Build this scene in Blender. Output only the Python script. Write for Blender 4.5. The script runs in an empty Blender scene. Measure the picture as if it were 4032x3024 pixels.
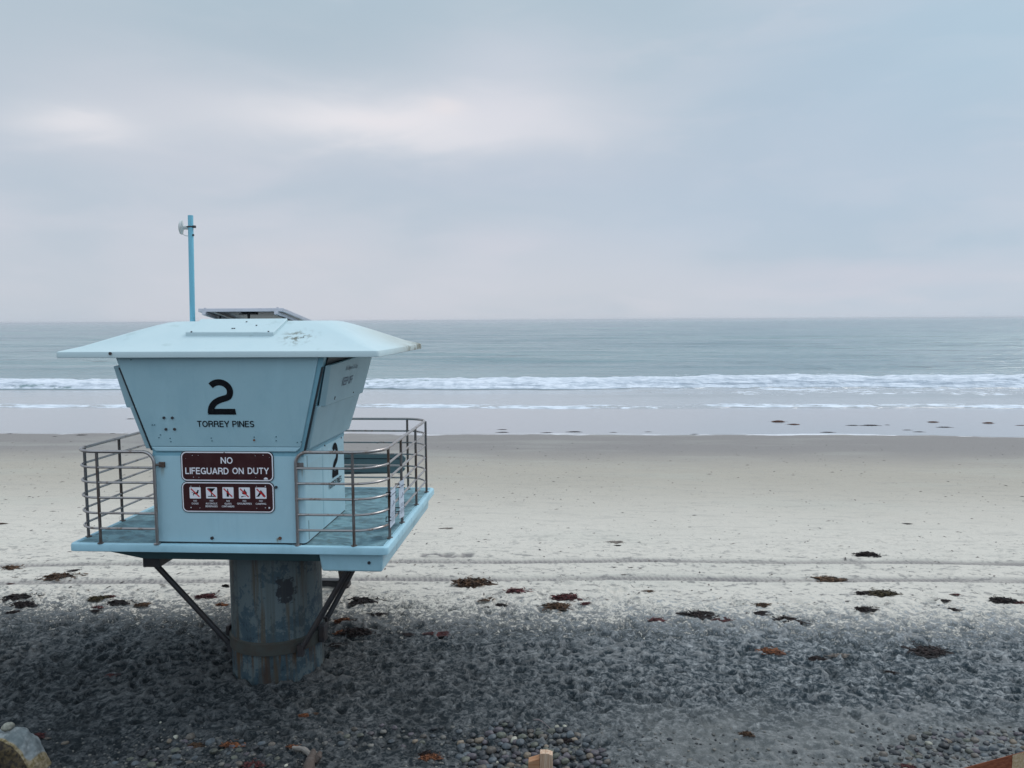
import bpy, math, random
import numpy as np
from mathutils import Vector, Matrix, Euler

# ------------------------------------------------------------------ camera, world, sun, exposure
scene = bpy.context.scene
C = scene.collection
F = 3099.0; CX, CY = 2016.0, 1512.0            # focal length and centre in photo pixels (4032 wide)
YAW, PITCH, ROLL = math.radians(3.87), math.radians(4.66), math.radians(-0.36)
CAMZ = 4.3
cam = bpy.data.cameras.new('camera'); cam.sensor_width = 36.0; cam.lens = 36.0 * F / 4032.0
cam.clip_start = 0.1; cam.clip_end = 60000
camo = bpy.data.objects.new('camera', cam); C.objects.link(camo)
RM = Matrix.Rotation(YAW, 3, 'Z') @ Matrix.Rotation(math.pi/2 - PITCH, 3, 'X') @ Matrix.Rotation(ROLL, 3, 'Z')
camo.matrix_world = Matrix.Translation((0, 0, CAMZ)) @ RM.to_4x4()
scene.camera = camo

def lin(r, g=None, b=None):
    f = lambda c: (c/255/12.92) if c/255 <= .04045 else ((c/255+.055)/1.055)**2.4
    return (f(r), f(g), f(b), 1.0)

def ray(x, y):
    return RM @ Vector(((x-CX)/F, -(y-CY)/F, -1.0))
def onY(x, y, Y):
    d = ray(x, y); return Vector((0, 0, CAMZ)) + d*(Y/d.y)
def onX(x, y, X):
    d = ray(x, y); return Vector((0, 0, CAMZ)) + d*(X/d.x)

class NT:                                         # tiny node helper
    def __init__(s, tree): s.t = tree; s.n = tree.nodes; s.l = tree.links
    def new(s, typ, **kw):
        n = s.n.new(typ)
        for k, v in kw.items(): setattr(n, k, v)
        return n
    def inp(s, n, k, v):
        if v is None: return
        if isinstance(v, bpy.types.NodeSocket): s.l.new(v, n.inputs[k])
        else: n.inputs[k].default_value = v
    def math(s, op, a, b=None, c=None, clamp=False):
        n = s.new('ShaderNodeMath', operation=op); n.use_clamp = clamp
        s.inp(n, 0, a); s.inp(n, 1, b); s.inp(n, 2, c); return n.outputs[0]
    def mix(s, f, a, b, mode='MIX'):
        n = s.new('ShaderNodeMix', data_type='RGBA', blend_type=mode)
        s.inp(n, 0, f); s.inp(n, 6, a); s.inp(n, 7, b); return n.outputs[2]
    def noise(s, vec, scale, detail=4, rough=.55, dist=0.0, out=0):
        n = s.new('ShaderNodeTexNoise'); s.inp(n, 'Vector', vec); n.inputs['Scale'].default_value = scale
        n.inputs['Detail'].default_value = detail; n.inputs['Roughness'].default_value = rough
        n.inputs['Distortion'].default_value = dist; return n.outputs[out]
    def mapping(s, vec, scale=(1, 1, 1), loc=(0, 0, 0)):
        n = s.new('ShaderNodeMapping'); s.inp(n, 'Vector', vec); n.inputs['Scale'].default_value = scale
        n.inputs['Location'].default_value = loc; return n.outputs[0]
    def ss(s, v, a, b):                            # smoothstep a..b -> 0..1
        n = s.new('ShaderNodeMapRange', interpolation_type='SMOOTHSTEP'); s.inp(n, 0, v)
        s.inp(n, 1, a); s.inp(n, 2, b); n.inputs[3].default_value = 0; n.inputs[4].default_value = 1
        return n.outputs[0]
    def pos(s): return s.new('ShaderNodeNewGeometry').outputs['Position']
    def xyz(s, v):
        n = s.new('ShaderNodeSeparateXYZ'); s.inp(n, 0, v); return n.outputs
    def bump(s, h, strength=.3, dist=.01):
        n = s.new('ShaderNodeBump'); s.inp(n, 'Height', h); n.inputs['Strength'].default_value = strength
        n.inputs['Distance'].default_value = dist; return n.outputs[0]

world = bpy.data.worlds.new("World"); scene.world = world; world.use_nodes = True
SUN_EL, SUN_AZ = math.radians(48), math.radians(50)     # azimuth from +Y (the sea) towards +X
def build_world():
    w = NT(world.node_tree); w.n.clear()
    out = w.new('ShaderNodeOutputWorld'); bg = w.new('ShaderNodeBackground'); w.l.new(bg.outputs[0], out.inputs[0])
    g = w.new('ShaderNodeTexCoord').outputs['Generated']
    x, y, z = w.xyz(g)
    az = w.math('ARCTAN2', x, y); el = w.math('ARCSINE', z)
    cmb = w.new('ShaderNodeCombineXYZ'); w.inp(cmb, 0, az); w.inp(cmb, 1, el)
    ae = cmb.outputs[0]
    warp = w.noise(w.mapping(ae, (1.0, 2.2, 1)), 2.2, 4, .5, 0.0)
    soft = w.noise(w.mapping(ae, (1.0, 2.6, 1), (3, 1, 0)), 3.2, 5, .48, .35)
    fine = w.noise(w.mapping(ae, (1.0, 3.2, 1), (7, 4, 0)), 7.5, 6, .5, .4)
    def dirpx(px, py):
        d = ray(px*1.8228, py*1.8228).normalized(); return math.atan2(d.x, d.y), math.asin(d.z)
    S = 1/1700.
    # low band, upper band, side colours
    col = w.mix(w.ss(el, 0.0, .17), lin(200, 206, 216), lin(193, 203, 215))
    col = w.mix(w.ss(el, .13, .36), col, lin(182, 199, 211))
    col = w.mix(w.math('MULTIPLY', w.ss(az, .02, .45), .75), col, lin(181, 200, 217))
    # broad mottling
    col = w.mix(w.math('MULTIPLY', w.ss(soft, .42, .68), .28), col, lin(212, 213, 223))
    col = w.mix(w.math('MULTIPLY', w.ss(soft, .55, .32), .30), col, lin(170, 190, 206))
    col = w.mix(w.math('MULTIPLY', w.ss(fine, .45, .70), .22), col, lin(216, 216, 225))
    dw = w.math('MULTIPLY', w.math('SUBTRACT', warp, .5), .05)
    azw = w.math('ADD', az, dw); fw = w.math('MULTIPLY', w.math('SUBTRACT', fine, .5), .05); elw = w.math('ADD', el, fw)
    def blob(px, py, sx, sy, colr, amt):
        nonlocal col
        a, e = dirpx(px, py)
        u = w.math('DIVIDE', w.math('SUBTRACT', azw, a), sx*S); v = w.math('DIVIDE', w.math('SUBTRACT', elw, e), sy*S)
        r2 = w.math('ADD', w.math('MULTIPLY', u, u), w.math('MULTIPLY', v, v))
        k = w.math('MULTIPLY', w.math('POWER', 2.718, w.math('MULTIPLY', r2, -1.0)), amt)
        col = w.mix(k, col, colr)
    D = lin(176, 193, 206); B = lin(235, 233, 237)
    blob(650, 95, 520, 80, D, .75); blob(90, 130, 260, 120, D, .5); blob(1750, 250, 350, 220, lin(178, 196, 215), .4)
    blob(330, 215, 330, 90, lin(204, 209, 219), .7)
    blob(880, 255, 380, 85, lin(210, 214, 223), .6); blob(840, 268, 300, 46, B, .95); blob(1080, 245, 160, 62, lin(220, 221, 229), .85); blob(960, 232, 42, 22, lin(236, 230, 232), .6); blob(830, 268, 90, 26, lin(230, 227, 232), .5)
    blob(170, 275, 110, 36, B, .75); blob(1120, 120, 200, 60, lin(208, 213, 224), .55)
    blob(640, 555, 180, 32, lin(211, 211, 219), .5); blob(1090, 520, 130, 30, lin(211, 211, 221), .5)
    blob(1150, 385, 420, 48, lin(186, 198, 214), .5); blob(380, 350, 420, 40, lin(202, 207, 218), .4)
    blob(1850, 600, 240, 32, lin(208, 208, 220), .55); blob(1500, 470, 420, 90, lin(184, 200, 217), .45)
    blob(2150, 60, 260, 140, lin(178, 204, 221), .5)
    # the cloud deck is brighter overhead and inland, outside the frame
    up = w.math('MULTIPLY', w.ss(el, .45, 1.2), .85)
    back = w.math('MULTIPLY', w.math('MULTIPLY', w.ss(y, .15, -.8), w.ss(z, -.05, .3)), .55)
    gain = w.math('ADD', 1.0, w.math('ADD', up, back))
    sky = w.new('ShaderNodeTexSky', sky_type='NISHITA'); sky.sun_disc = False
    sky.sun_elevation = SUN_EL; sky.sun_rotation = SUN_AZ
    sk = w.mix(1.0, sky.outputs[0], (.1, .1, .1, 1), 'MULTIPLY')
    cl = w.mix(1.0, col, w.new('ShaderNodeCombineColor').outputs[0], 'MULTIPLY')
    cc = cl.node.inputs[7].links[0].from_node
    for i in range(3): w.inp(cc, i, gain)
    fin = w.mix(.97, sk, cl)
    w.inp(bg, 0, fin); bg.inputs[1].default_value = 1.0
build_world()

sl = bpy.data.lights.new('sun', 'SUN'); sl.energy = 1.5; sl.angle = math.radians(24); sl.color = (1, .97, .93)
so = bpy.data.objects.new('sun', sl); C.objects.link(so)
sd = Vector((math.sin(SUN_AZ)*math.cos(SUN_EL), math.cos(SUN_AZ)*math.cos(SUN_EL), math.sin(SUN_EL)))
so.rotation_euler = sd.to_track_quat('Z', 'Y').to_euler(); so.location = (20, 20, 30)
scene.view_settings.view_transform = 'Standard'; scene.view_settings.look = 'None'
scene.view_settings.exposure = 0.0; scene.view_settings.gamma = 1.0
scene.render.resolution_x = 1024; scene.render.resolution_y = 768

# ------------------------------------------------------------------ helpers
def tag(o, label=None, cat=None, group=None, kind=None):
    if label: o['label'] = label
    if cat: o['category'] = cat
    if group: o['group'] = group
    if kind: o['kind'] = kind
    return o
def empty(name, loc, label, cat, group=None, rz=0):
    o = bpy.data.objects.new(name, None); C.objects.link(o); o.location = loc; o.rotation_euler = (0, 0, rz)
    o.empty_display_size = .1
    return tag(o, label, cat, group)
def worldloc(o):
    v = Vector((0, 0, 0))
    while o is not None: v += Vector(o.location); o = o.parent
    return v

class MB:
    def __init__(s): s.v = []; s.f = []
    def add(s, vs, fs):
        b = len(s.v); s.v += [tuple(v) for v in vs]; s.f += [tuple(i+b for i in f) for f in fs]; return s
    def hexa(s, bot, top):                        # two quads, same winding seen from above ccw
        return s.add(list(bot)+list(top), [(3, 2, 1, 0), (4, 5, 6, 7), (0, 1, 5, 4), (1, 2, 6, 5), (2, 3, 7, 6), (3, 0, 4, 7)])
    def box(s, a, b):
        x0, y0, z0 = a; x1, y1, z1 = b
        return s.hexa([(x0, y0, z0), (x1, y0, z0), (x1, y1, z0), (x0, y1, z0)], [(x0, y0, z1), (x1, y0, z1), (x1, y1, z1), (x0, y1, z1)])
    def prism(s, poly, o, u, v, n, d0, d1):       # polygon (2D) in frame o,u,v extruded along n
        o, u, v, n = map(Vector, (o, u, v, n)); k = len(poly)
        a = [o+u*p[0]+v*p[1]+n*d0 for p in poly]; b = [o+u*p[0]+v*p[1]+n*d1 for p in poly]
        fs = [tuple(range(k))[::-1], tuple(range(k, 2*k))] + [(i, (i+1) % k, k+(i+1) % k, k+i) for i in range(k)]
        return s.add(a+b, fs)
    def tube(s, pts, r, seg=12, closed=False):
        pts = [Vector(p) for p in pts]; n = len(pts); vs = []; fs = []
        rr = r if isinstance(r, (list, tuple)) else [r]*n
        up = None
        for i, p in enumerate(pts):
            t = (pts[min(i+1, n-1)]-pts[max(i-1, 0)]).normalized()
            if up is None:
                up = Vector((0, 0, 1)) if abs(t.z) < .9 else Vector((1, 0, 0))
            a = t.cross(up).normalized(); up = a.cross(t).normalized()
            for k in range(seg):
                th = 2*math.pi*k/seg; vs.append(p+(a*math.cos(th)+up*math.sin(th))*rr[i])
        for i in range(n-1):
            for k in range(seg):
                k2 = (k+1) % seg; fs.append((i*seg+k, i*seg+k2, (i+1)*seg+k2, (i+1)*seg+k))
        fs.append(tuple(range(seg))[::-1]); fs.append(tuple((n-1)*seg+k for k in range(seg)))
        return s.add(vs, fs)
    def build(s, name, mat, parent=None, bevel=0, bseg=2, smooth=False, local=False):
        me = bpy.data.meshes.new(name)
        off = worldloc(parent) if (parent is not None and not local) else Vector((0, 0, 0))
        me.from_pydata([tuple(Vector(v)-off) for v in s.v], [], s.f); me.update()
        o = bpy.data.objects.new(name, me); C.objects.link(o); o.parent = parent
        if mat: me.materials.append(mat)
        if bevel:
            m = o.modifiers.new('bevel', 'BEVEL'); m.width = bevel; m.segments = bseg; m.limit_method = 'ANGLE'
            m.angle_limit = math.radians(25)
            smooth = True
        if smooth:
            me.polygons.foreach_set('use_smooth', [True]*len(me.polygons))
            try:
                me.set_sharp_from_angle(angle=math.radians(35))
            except Exception: pass
        return o

def rrect(x0, y0, x1, y1, r, n=6):
    out = []
    for cx, cy, a in ((x1-r, y1-r, 0), (x0+r, y1-r, 90), (x0+r, y0+r, 180), (x1-r, y0+r, 270)):
        for k in range(n+1):
            t = math.radians(a+90*k/n); out.append((cx+r*math.cos(t), cy+r*math.sin(t)))
    return out
def fillet(pts, rad, n=7):
    pts = [Vector(p) for p in pts]; out = [pts[0]]
    for i in range(1, len(pts)-1):
        p = pts[i]; a = (pts[i-1]-p); b = (pts[i+1]-p)
        r = rad[i-1] if isinstance(rad, (list, tuple)) else rad
        if r <= 0: out.append(p); continue
        d = min(r, a.length*.95, b.length*.95); A = p+a.normalized()*d; B = p+b.normalized()*d
        for k in range(n+1):
            t = k/n                                  # conic close to a circular arc
            w0, w1, w2 = (1-t)**2, 2*t*(1-t)*.7071, t*t; sm = w0+w1+w2
            out.append((A*w0+p*w1+B*w2)/sm)
    out.append(pts[-1]); return out

def text_geo(body, bold=0.0, spacing=1.0, wsp=1.0):
    cu = bpy.data.curves.new('t', 'FONT'); cu.body = body; cu.size = 1; cu.offset = bold; cu.resolution_u = 3
    cu.space_character = spacing; cu.space_word = wsp
    ob = bpy.data.objects.new('t', cu); C.objects.link(ob)
    dg = bpy.context.evaluated_depsgraph_get(); dg.update()
    me = bpy.data.meshes.new_from_object(ob.evaluated_get(dg))
    vs = [(v.co.x, v.co.y) for v in me.vertices]; fs = [tuple(p.vertices) for p in me.polygons]
    bpy.data.objects.remove(ob); bpy.data.curves.remove(cu); bpy.data.meshes.remove(me)
    return vs, fs
def add_text(mb, body, o, u, v, width, height, n, off, bold=0.0, spacing=1.0, wsp=1.0):
    """text fitted to width x height, lower-left corner at o"""
    vs, fs = text_geo(body, bold, spacing, wsp)
    x0 = min(p[0] for p in vs); x1 = max(p[0] for p in vs); y0 = min(p[1] for p in vs); y1 = max(p[1] for p in vs)
    o, u, v, n = map(Vector, (o, u, v, n))
    mb.add([o+u*((p[0]-x0)/(x1-x0)*width)+v*((p[1]-y0)/(y1-y0)*height)+n*off for p in vs], fs)
def stroke(path, w):
    L, R_ = [], []
    for i, p in enumerate(path):
        a = path[max(i-1, 0)]; b = path[min(i+1, len(path)-1)]
        tx, ty = b[0]-a[0], b[1]-a[1]; l = math.hypot(tx, ty) or 1; nx, ny = -ty/l, tx/l
        L.append((p[0]+nx*w/2, p[1]+ny*w/2)); R_.append((p[0]-nx*w/2, p[1]-ny*w/2))
    return L, R_
def add_stroke(mb, path, w, o, u, v, n, off):
    L, R_ = stroke(path, w); k = len(L); o, u, v, n = map(Vector, (o, u, v, n))
    vs = [o+u*p[0]+v*p[1]+n*off for p in L+R_]
    mb.add(vs, [(i, k+i, k+i+1, i+1) for i in range(k-1)])
def _arc(cx, cy, rx, ry, a0, a1, n=10): return [(cx+rx*math.cos(math.radians(a0+(a1-a0)*k/n)), cy+ry*math.sin(math.radians(a0+(a1-a0)*k/n))) for k in range(n+1)]
GLYPH = {  # width, strokes in a unit-height cell, centre lines
    'T': (.62, [[(0, .93), (.62, .93)], [(.31, 0), (.31, .93)]]), 'I': (.14, [[(.07, 0), (.07, 1)]]), 'L': (.54, [[(.07, 0), (.07, 1)], [(.07, .07), (.54, .07)]]),
    'F': (.54, [[(.07, 0), (.07, 1)], [(.07, .93), (.54, .93)], [(.07, .52), (.49, .52)]]),
    'E': (.58, [[(.07, 0), (.07, 1)], [(.07, .93), (.57, .93)], [(.07, .52), (.53, .52)], [(.07, .07), (.58, .07)]]),
    'O': (.76, [_arc(.38, .5, .31, .43, 0, 360, 28)]), 'Q': (.76, [_arc(.38, .5, .31, .43, 0, 360, 28)]),
    'D': (.70, [[(.07, 0), (.07, 1)], [(.07, .93)]+_arc(.30, .5, .33, .43, 90, -90, 12)+[(.07, .07)]]),
    'P': (.62, [[(.07, 0), (.07, 1)], [(.07, .93)]+_arc(.34, .70, .22, .23, 90, -90, 10)+[(.07, .47)]]),
    'R': (.68, [[(.07, 0), (.07, 1)], [(.07, .93)]+_arc(.36, .715, .22, .215, 90, -90, 10)+[(.07, .50)], [(.38, .50), (.50, .46), (.58, .30), (.62, 0)]]),
    'B': (.64, [[(.07, 0), (.07, 1)], [(.07, .93)]+_arc(.34, .72, .20, .21, 90, -90, 8)+[(.07, .51)], [(.07, .51)]+_arc(.36, .29, .22, .22, 90, -90, 8)+[(.07, .07)]]),
    'N': (.70, [[(.07, 0), (.07, 1)], [(.63, 0), (.63, 1)], [(.08, .96), (.62, .04)]]), 'M': (.82, [[(.07, 0), (.07, 1)], [(.75, 0), (.75, 1)], [(.09, .97), (.41, .04)], [(.73, .97), (.41, .04)]]),
    'U': (.70, [[(.07, 1), (.07, .34)]+_arc(.35, .34, .28, .27, 180, 360, 12)+[(.63, 1)]]),
    'A': (.72, [[(.04, 0), (.36, .98)], [(.68, 0), (.36, .98)], [(.16, .30), (.56, .30)]]), 'Y': (.68, [[(.04, 1), (.34, .42)], [(.64, 1), (.34, .42)], [(.34, 0), (.34, .44)]]),
    'V': (.68, [[(.04, 1), (.34, .03)], [(.64, 1), (.34, .03)]]), 'H': (.70, [[(.07, 0), (.07, 1)], [(.63, 0), (.63, 1)], [(.07, .52), (.63, .52)]]),
    'K': (.66, [[(.07, 0), (.07, 1)], [(.08, .38), (.60, .98)], [(.26, .58), (.62, .02)]]),
    'C': (.70, [_arc(.38, .5, .31, .43, 42, 318, 20)]), 'G': (.75, [_arc(.38, .5, .31, .43, 42, 318, 20), [(.42, .44), (.69, .44)], [(.68, 0.02), (.68, .46)]]),
    'S': (.62, [_arc(.31, .715, .235, .215, 25, 262, 12)+_arc(.31, .285, .245, .215, 82, -160, 12)])}
def add_block(mb, body, o, u, v, width, height, n, off, sw=.14, gap=.10, space=.34):
    x = 0; items = []
    for ch in body:
        if ch == ' ': x += space; continue
        wd, st = GLYPH[ch]; items += [(x, p) for p in st]; x += wd+gap
    x -= gap; sx_, sy_ = width/x, height
    for k, (x0, p) in enumerate(items):
        add_stroke(mb, [((x0+a)*sx_, b*sy_) for a, b in p], sw*height, o, u, v, n, off+.00012*(k % 7))
def add_poly(mb, poly, o, u, v, n, off):
    o, u, v, n = map(Vector, (o, u, v, n)); mb.add([o+u*p[0]+v*p[1]+n*off for p in poly], [tuple(range(len(poly)))])

def hashn(ix, iy, seed):
    n = (ix.astype(np.int64)*374761393 + iy.astype(np.int64)*668265263 + seed*1442695041) & 0xffffffff
    n = ((n ^ (n >> 13))*1274126177) & 0xffffffff
    n = ((n ^ (n >> 16))*2246822519) & 0xffffffff
    return ((n ^ (n >> 15)) & 0xffffff)/float(0xffffff)
def vnoise(x, y, seed=0):
    ix = np.floor(x); iy = np.floor(y); fx = x-ix; fy = y-iy
    fx = fx*fx*fx*(fx*(fx*6-15)+10); fy = fy*fy*fy*(fy*(fy*6-15)+10)
    a = hashn(ix, iy, seed); b = hashn(ix+1, iy, seed); c = hashn(ix, iy+1, seed); d = hashn(ix+1, iy+1, seed)
    return (a*(1-fx)+b*fx)*(1-fy)+(c*(1-fx)+d*fx)*fy
def fbm(x, y, octs=4, seed=0, gain=.5):
    s = 0; a = 1; t = 0
    for i in range(octs):
        c_, s_ = math.cos(i*1.1), math.sin(i*1.1)
        s = s+a*vnoise((x*c_-y*s_)*2**i+i*17.3, (x*s_+y*c_)*2**i+i*9.1, seed+i); t += a; a *= gain
    return s/t
def sst(v, a, b):
    t = np.clip((v-a)/(b-a), 0, 1); return t*t*(3-2*t)

def newmat(name):
    m = bpy.data.materials.new(name); m.use_nodes = True; w = NT(m.node_tree)
    b = w.n['Principled BSDF']; return m, w, b

# ------------------------------------------------------------------ ground profile
SLOPE = .03; SEA_Z = -1.07
def zbase(Y):
    Y = np.asarray(Y, float)
    z = -SLOPE*np.where(Y > 11, np.where(Y < 15, (Y-11)**2/8.0, Y-13), 0)
    z = z+np.where(Y < 6.6, .10*(6.6-Y)**1.6 if np.ndim(Y) == 0 and Y < 6.6 else .10*np.clip(6.6-Y, 0, None)**1.6, 0)
    return z
def zb(Y): return float(zbase(np.array([Y]))[0])
def gp(dx, dy):
    """ground point seen at a photo position given in 2212-wide coordinates"""
    d = ray(dx*1.8228, dy*1.8228); z = 0.0
    for _ in range(12):
        p = Vector((0, 0, CAMZ)) + d*((z-CAMZ)/d.z); z = zb(p.y)
    return p

# tyre tracks as world lines
trA = [gp(x, y) for x, y in ((-300, 1223), (0, 1222), (560, 1215), (1100, 1213), (1400, 1211), (1800, 1214), (2212, 1217), (2500, 1219))]
trB = [gp(x, y) for x, y in ((-300, 1262), (0, 1260), (560, 1252), (900, 1251), (1400, 1250), (1800, 1252), (2212, 1255), (2500, 1258))]
tax, tay = [p.x for p in trA], [p.y for p in trA]; tbx, tby = [p.x for p in trB], [p.y for p in trB]

# ---- trampled sand: a height raster over the near beach, stamped with footprints
RX0, RX1, RY0, RY1, RC = -15.0, 13.0, 5.0, 19.0, .02
nx_, ny_ = int((RX1-RX0)/RC), int((RY1-RY0)/RC)
gx = RX0+np.arange(nx_)*RC; gy = RY0+np.arange(ny_)*RC
GX, GY = np.meshgrid(gx, gy)
rng = np.random.default_rng(7)
edge = 11.25+.9*(fbm(GX*.35, GX*0+3.3, 3, 5)-.5)*2+(fbm(GX*.9, GY*.9, 3, 8)-.5)*1.6
churn = 1-sst(GY, edge-.2, edge+1.9)                     # 1 = well trampled
smooth_r = sst(GX, -.2, 1.2)*(1-sst(GY, 8.15+.5*(fbm(GX*.8, GY*.8, 3, 12)-.5), 8.9))     # calmer sand near lower right
smooth_l = (1-sst(GY, 7.9, 8.6))*(1-sst(GX, -.2, 1.0))*.5
H = np.zeros_like(GX)
amp = .30+.70*churn*(1-.75*smooth_r-smooth_l)
N = 30000
fxs = rng.uniform(RX0+.5, RX1-.5, N); fys = RY0+.3+(RY1-RY0-.8)*rng.random(N)**1.35
for px, py in zip(fxs, fys):
    i0 = int((px-RX0)/RC); j0 = int((py-RY0)/RC); a_ = amp[j0, i0]
    if rng.random() > (.12+.95*churn[j0, i0]): continue
    h = 11
    if i0-h < 0 or j0-h < 0 or i0+h >= nx_ or j0+h >= ny_: continue
    sub = (slice(j0-h, j0+h+1), slice(i0-h, i0+h+1))
    th = rng.uniform(0, math.pi) ; X = GX[sub]-px; Y = GY[sub]-py
    L_ = .028+.085*rng.random()**2.2; W_ = L_*rng.uniform(.4, .8)
    u = (X*math.cos(th)+Y*math.sin(th))/L_; v = (-X*math.sin(th)+Y*math.cos(th))/W_
    r = np.sqrt(u*u+v*v); d = rng.uniform(.35, .62)*L_*.78*a_
    H[sub] += -d*np.exp(-(r**4)) + d*.45*np.exp(-((r-1.35)/.28)**2)*(1+.8*np.sign(v)*np.clip(abs(v), 0, 1))
H = np.clip(H, -.075, .065)
H += (fbm(GX*9, GY*9, 4, 21, .65)-.5)*.058*amp + (fbm(GX*1.3, GY*1.3, 3, 31)-.5)*.07*churn
H += (fbm(GX*22, GY*22, 2, 41)-.5)*.016*(.35+.65*churn)
DRK = np.zeros_like(GX)
for tx_, ty_ in ((tax, tay), (tbx, tby)):
    c_ = np.interp(GX, tx_, ty_)+(.03*np.sin(GX*1.3)); dd = np.abs(GY-c_)
    m = np.exp(-(dd/(.085+.07*fbm(GX*2.2, GX*0+c_.mean(), 3, 91)))**4)*(.55+.6*fbm(GX*1.1, GX*0+c_.mean()*2, 3, 93))
    tread = .5+.5*np.sin(GX*2*math.pi/.09+dd*30)
    H = H*(1-.85*m)+m*(-.025+.012*tread)+.018*np.exp(-((dd-.19)/.05)**2)
    DRK = np.maximum(DRK, m*(.55+.45*tread))
# letters scratched in the sand
def lettermask(shape, cx, cy, lw):
    best = np.full(GX.shape, 9.0)
    for a, b in zip(shape[:-1], shape[1:]):
        ax, ay, bx, by = a[0], a[1], b[0], b[1]
        j0 = int((min(ay, by)-.3-RY0)/RC); j1 = int((max(ay, by)+.3-RY0)/RC); i0 = int((min(ax, bx)-.3-RX0)/RC); i1 = int((max(ax, bx)+.3-RX0)/RC)
        sub = (slice(max(j0, 0), j1), slice(max(i0, 0), i1)); X = GX[sub]; Y = GY[sub]
        L2 = (bx-ax)**2+(by-ay)**2+1e-9; t = np.clip(((X-ax)*(bx-ax)+(Y-ay)*(by-ay))/L2, 0, 1)
        best[sub] = np.minimum(best[sub], np.hypot(X-ax-t*(bx-ax), Y-ay-t*(by-ay)))
    return np.exp(-(best/lw)**4)
def P2(dx, dy): p = gp(dx, dy); return (p.x, p.y)
def S4(zx, zy): return P2((1640+zx/7.373)/1.8228, (2140+zy/7.373)/1.8228)
strokes = [([S4(480+290*math.cos(t), 355+52*math.sin(t)) for t in np.linspace(0, 2*math.pi, 26)], .06),
           ([S4(850, 295), S4(895, 395), S4(1000, 295)], .055), ([S4(850, 300), S4(1000, 300)], .07),
           ([S4(1410, 410), S4(1010, 415), S4(1120, 350), S4(1400, 355)], .05),
           ([S4(1400, 300), S4(1440, 400), S4(1520, 380), S4(1570, 300)], .07), ([S4(1485, 290), S4(1465, 400)], .05)]
for pl, lw in strokes:
    m = lettermask(pl, 0, 0, lw); H += -.03*m; DRK = np.maximum(DRK, .8*m)

def sample(R_, X, Y):
    fx = np.clip((X-RX0)/RC, 0, nx_-1.001); fy = np.clip((Y-RY0)/RC, 0, ny_-1.001)
    ix = fx.astype(int); iy = fy.astype(int); fx = fx-ix; fy = fy-iy
    v = (R_[iy, ix]*(1-fx)+R_[iy, ix+1]*fx)*(1-fy)+(R_[iy+1, ix]*(1-fx)+R_[iy+1, ix+1]*fx)*fy
    w = sst(X, RX0, RX0+1)*(1-sst(X, RX1-1, RX1))*sst(Y, RY0, RY0+.5)*(1-sst(Y, RY1-3, RY1))
    return v*w
def sandz(X, Y):
    X = np.asarray(X, float); Y = np.asarray(Y, float)
    z = zbase(Y)+sample(H, X, Y)
    z = z+(fbm(X*.5, Y*.5, 3, 61)-.5)*.05*sst(Y, 12, 16)*(1-sst(Y, 26, 31))
    z = z+(fbm(X*3, Y*3, 3, 71)-.5)*.022*sst(Y, 13, 16)*(1-sst(Y, 22, 29))
    r = np.hypot(X+3.615, Y-9.43); z = z-.035*np.exp(-(r/.95)**4)
    return z

def grid_mesh(name, xs2d, ys2d, zs2d, mat, attrs=None, smooth=True):
    nr, nc = xs2d.shape; me = bpy.data.meshes.new(name)
    me.vertices.add(nr*nc); co = np.stack([xs2d, ys2d, zs2d], -1).astype(np.float32).reshape(-1)
    me.vertices.foreach_set('co', co)
    j, i = np.meshgrid(np.arange(nr-1), np.arange(nc-1), indexing='ij'); a = (j*nc+i).ravel()
    q = np.stack([a, a+1, a+nc+1, a+nc], -1).astype(np.int32).reshape(-1)
    nf = len(a); me.loops.add(nf*4); me.loops.foreach_set('vertex_index', q)
    me.polygons.add(nf); me.polygons.foreach_set('loop_start', np.arange(0, nf*4, 4, dtype=np.int32))
    me.polygons.foreach_set('loop_total', np.full(nf, 4, dtype=np.int32))
    if smooth: me.polygons.foreach_set('use_smooth', np.ones(nf, dtype=bool))
    me.update(calc_edges=True); me.validate()
    for k, v in (attrs or {}).items():
        at = me.attributes.new(k, 'FLOAT', 'POINT'); at.data.foreach_set('value', v.astype(np.float32).ravel())
    me.materials.append(mat); o = bpy.data.objects.new(name, me); C.objects.link(o); return o

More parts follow.
